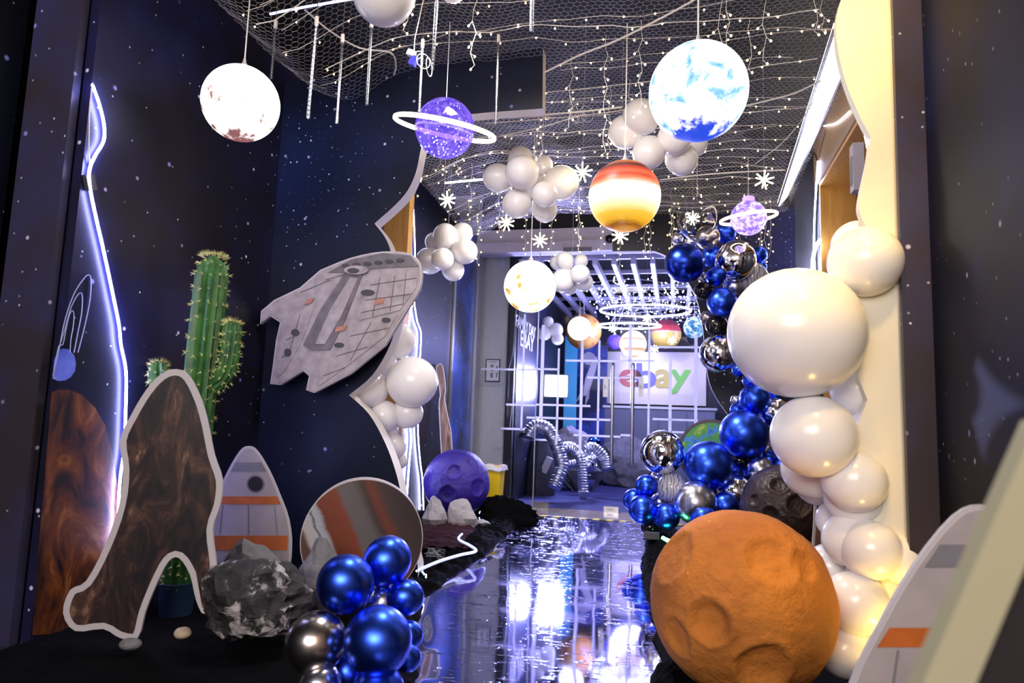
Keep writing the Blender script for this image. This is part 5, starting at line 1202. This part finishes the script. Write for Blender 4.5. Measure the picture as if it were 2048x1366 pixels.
for i in range(750): k.octa((rnd.uniform(-1.2, 2.6), rnd.uniform(8.8, 12.4), 2.94 - abs(rnd.gauss(0, .13))), .0075)
tag(k.build('fairy_lights', 'bulb_cool', smooth=False, fixn=False), 'hundreds of white fairy lights under the slatted ceiling behind the glass', 'fairy lights', kind='stuff')
w_ = MB()
for i in range(14):
    y = 8.9 + i * .25; w_.tube(smooth_path([V((-1.1 + j * .6, y + rnd.uniform(-.1, .1), 2.9 - rnd.uniform(0, .12))) for j in range(7)], 4), .003, 4)
tag(w_.build('fairy_wires', 'cord_clear'), 'loose wires of the fairy lights behind the glass', 'wire', kind='stuff')
G = 'grey balloons behind the glass'
for px, py, r, l in ((1096, 644, 12, 'upper grey balloon of the dim bunch behind the glass'), (1089, 667, 15, 'left grey balloon of the dim bunch behind the glass'), (1112, 660, 15, 'middle grey balloon of the dim bunch behind the glass'), (1115, 678, 13, 'lowest grey balloon of the dim bunch behind the glass')):
    balloon('latex_white', px, py, r * .95, 9.9, l, G, (1104, 660, 10.2))
# silver ducts, dark pillar, floor balloons
def duct(label, pts, D, r):
    q = smooth_path([PD(a, b, D + dd) for a, b, dd in pts], 16); L = 0; rr = []; pp = []
    for i in range(len(q) - 1):
        n = max(1, int((q[i + 1] - q[i]).length / .006))
        for k in range(n): pp.append(q[i].lerp(q[i + 1], k / n))
    pp.append(q[-1]); s_ = 0
    for i, p in enumerate(pp):
        if i: s_ += (p - pp[i - 1]).length
        rr.append(r * (1 + .085 * sin(s_ * 2 * pi / .036)))
    for p in pp: p.z = max(p.z, r * 1.12)
    tag(MB().tube(pp, rr, 18).build('silver_duct', 'duct_foil'), label, 'duct')
DD = 9.0
duct('silver ribbed duct arching over the dark pillar', [(1056, 876, 0), (1060, 862, .02), (1074, 852, .03), (1094, 858, 0), (1108, 880, -.05), (1118, 905, -.1), (1124, 930, -.15), (1116, 955, -.2), (1108, 975, -.25)], DD, .085)
duct('small silver ribbed duct loop right of the arching one', [(1122, 902, .2), (1130, 895, .2), (1145, 896, .25), (1156, 908, .3), (1162, 925, .3), (1168, 995, .2)], DD, .07)
duct('silver ribbed duct curving down at the right', [(1172, 900, .5), (1185, 894, .5), (1200, 905, .5), (1210, 920, .5), (1214, 940, .45)], DD, .07)
duct('silver ribbed duct lying on the carpet behind the orbs', [(1128, 930, .7), (1160, 925, .7), (1190, 915, .75), (1170, 905, .8)], DD, .06)
pp_ = PZ(1078, 990); t_ = thing('dark_pillar', 'rough dark grey pillar under the arching silver duct', 'pillar', pp_)
mb = MB(); prof = [(.19, 0), (.2, .03), (.195, .2), (.17, .5), (.135, .66), (.13, .74), (.1, .76)]
mb.lathe(prof, pp_, 28, rib=lambda a: 1 + .08 * cos(4 * a) + .04 * sin(7 * a)); mb.build('body', 'plaster_dark', t_) if 'plaster_dark' in MATS else (pbr('plaster_dark', (.03, .032, .04), .7, var=.4, bump=.6, scale=9), mb.build('body', 'plaster_dark', t_))
MB().box(pp_ + V((.12, -.14, .42)), (.09, .05, .22), Matrix.Rotation(.4, 3, 'Y')).build('pale_chip', 'plaster', t_, smooth=False)
G = 'silver orbs on the carpet'
for px, py, r, D, l in ((1169, 958, 22, 8.7, 'largest silver orb on the carpet behind the glass'), (1136, 948, 18, 9.1, 'silver orb left of the largest on the carpet'), (1192, 938, 19, 9.3, 'silver orb right behind the largest on the carpet'), (1178, 930, 14, 9.5, 'small silver orb on top of the carpet group'),
                        (1246, 934, 14, 9.9, 'silver orb between the door handles'), (1272, 936, 13, 9.9, 'silver orb right of the door handles')):
    if 'on top' not in l: D = min(PZ(px, py + r).dot(FWD) - .1, 11.7)
    balloon('foil_silver', px, py, r, D, l, G, (px + 20, py + 10, D + .3), True)
balloon('foil_blue', 1188, 886, 14, 10.0, 'teal foil orb beside the pale blue rock behind the glass', G, (1188, 900, 10.2), True)
rock('rock', (1150, 880), 10.3, (.26, .15, .2), 'plaster', 'pale blue-lit rock on the pile behind the ducts', 6.6, .3, facet=1)
rock('rock', (1152, 925), 10.4, (.32, .22, .35), 'plaster_grey', 'grey boulder under the pale rock behind the ducts', 2.9, .25, facet=1, zc=.3)
rock('rock', (1262, 905), 11.2, (.55, .3, .42), 'plaster_grey', 'wide grey boulder behind the door handles', 8.2, .25, facet=1, zc=.3)
for o in bpy.data.objects:
    if '_w' in o: del o['_w']
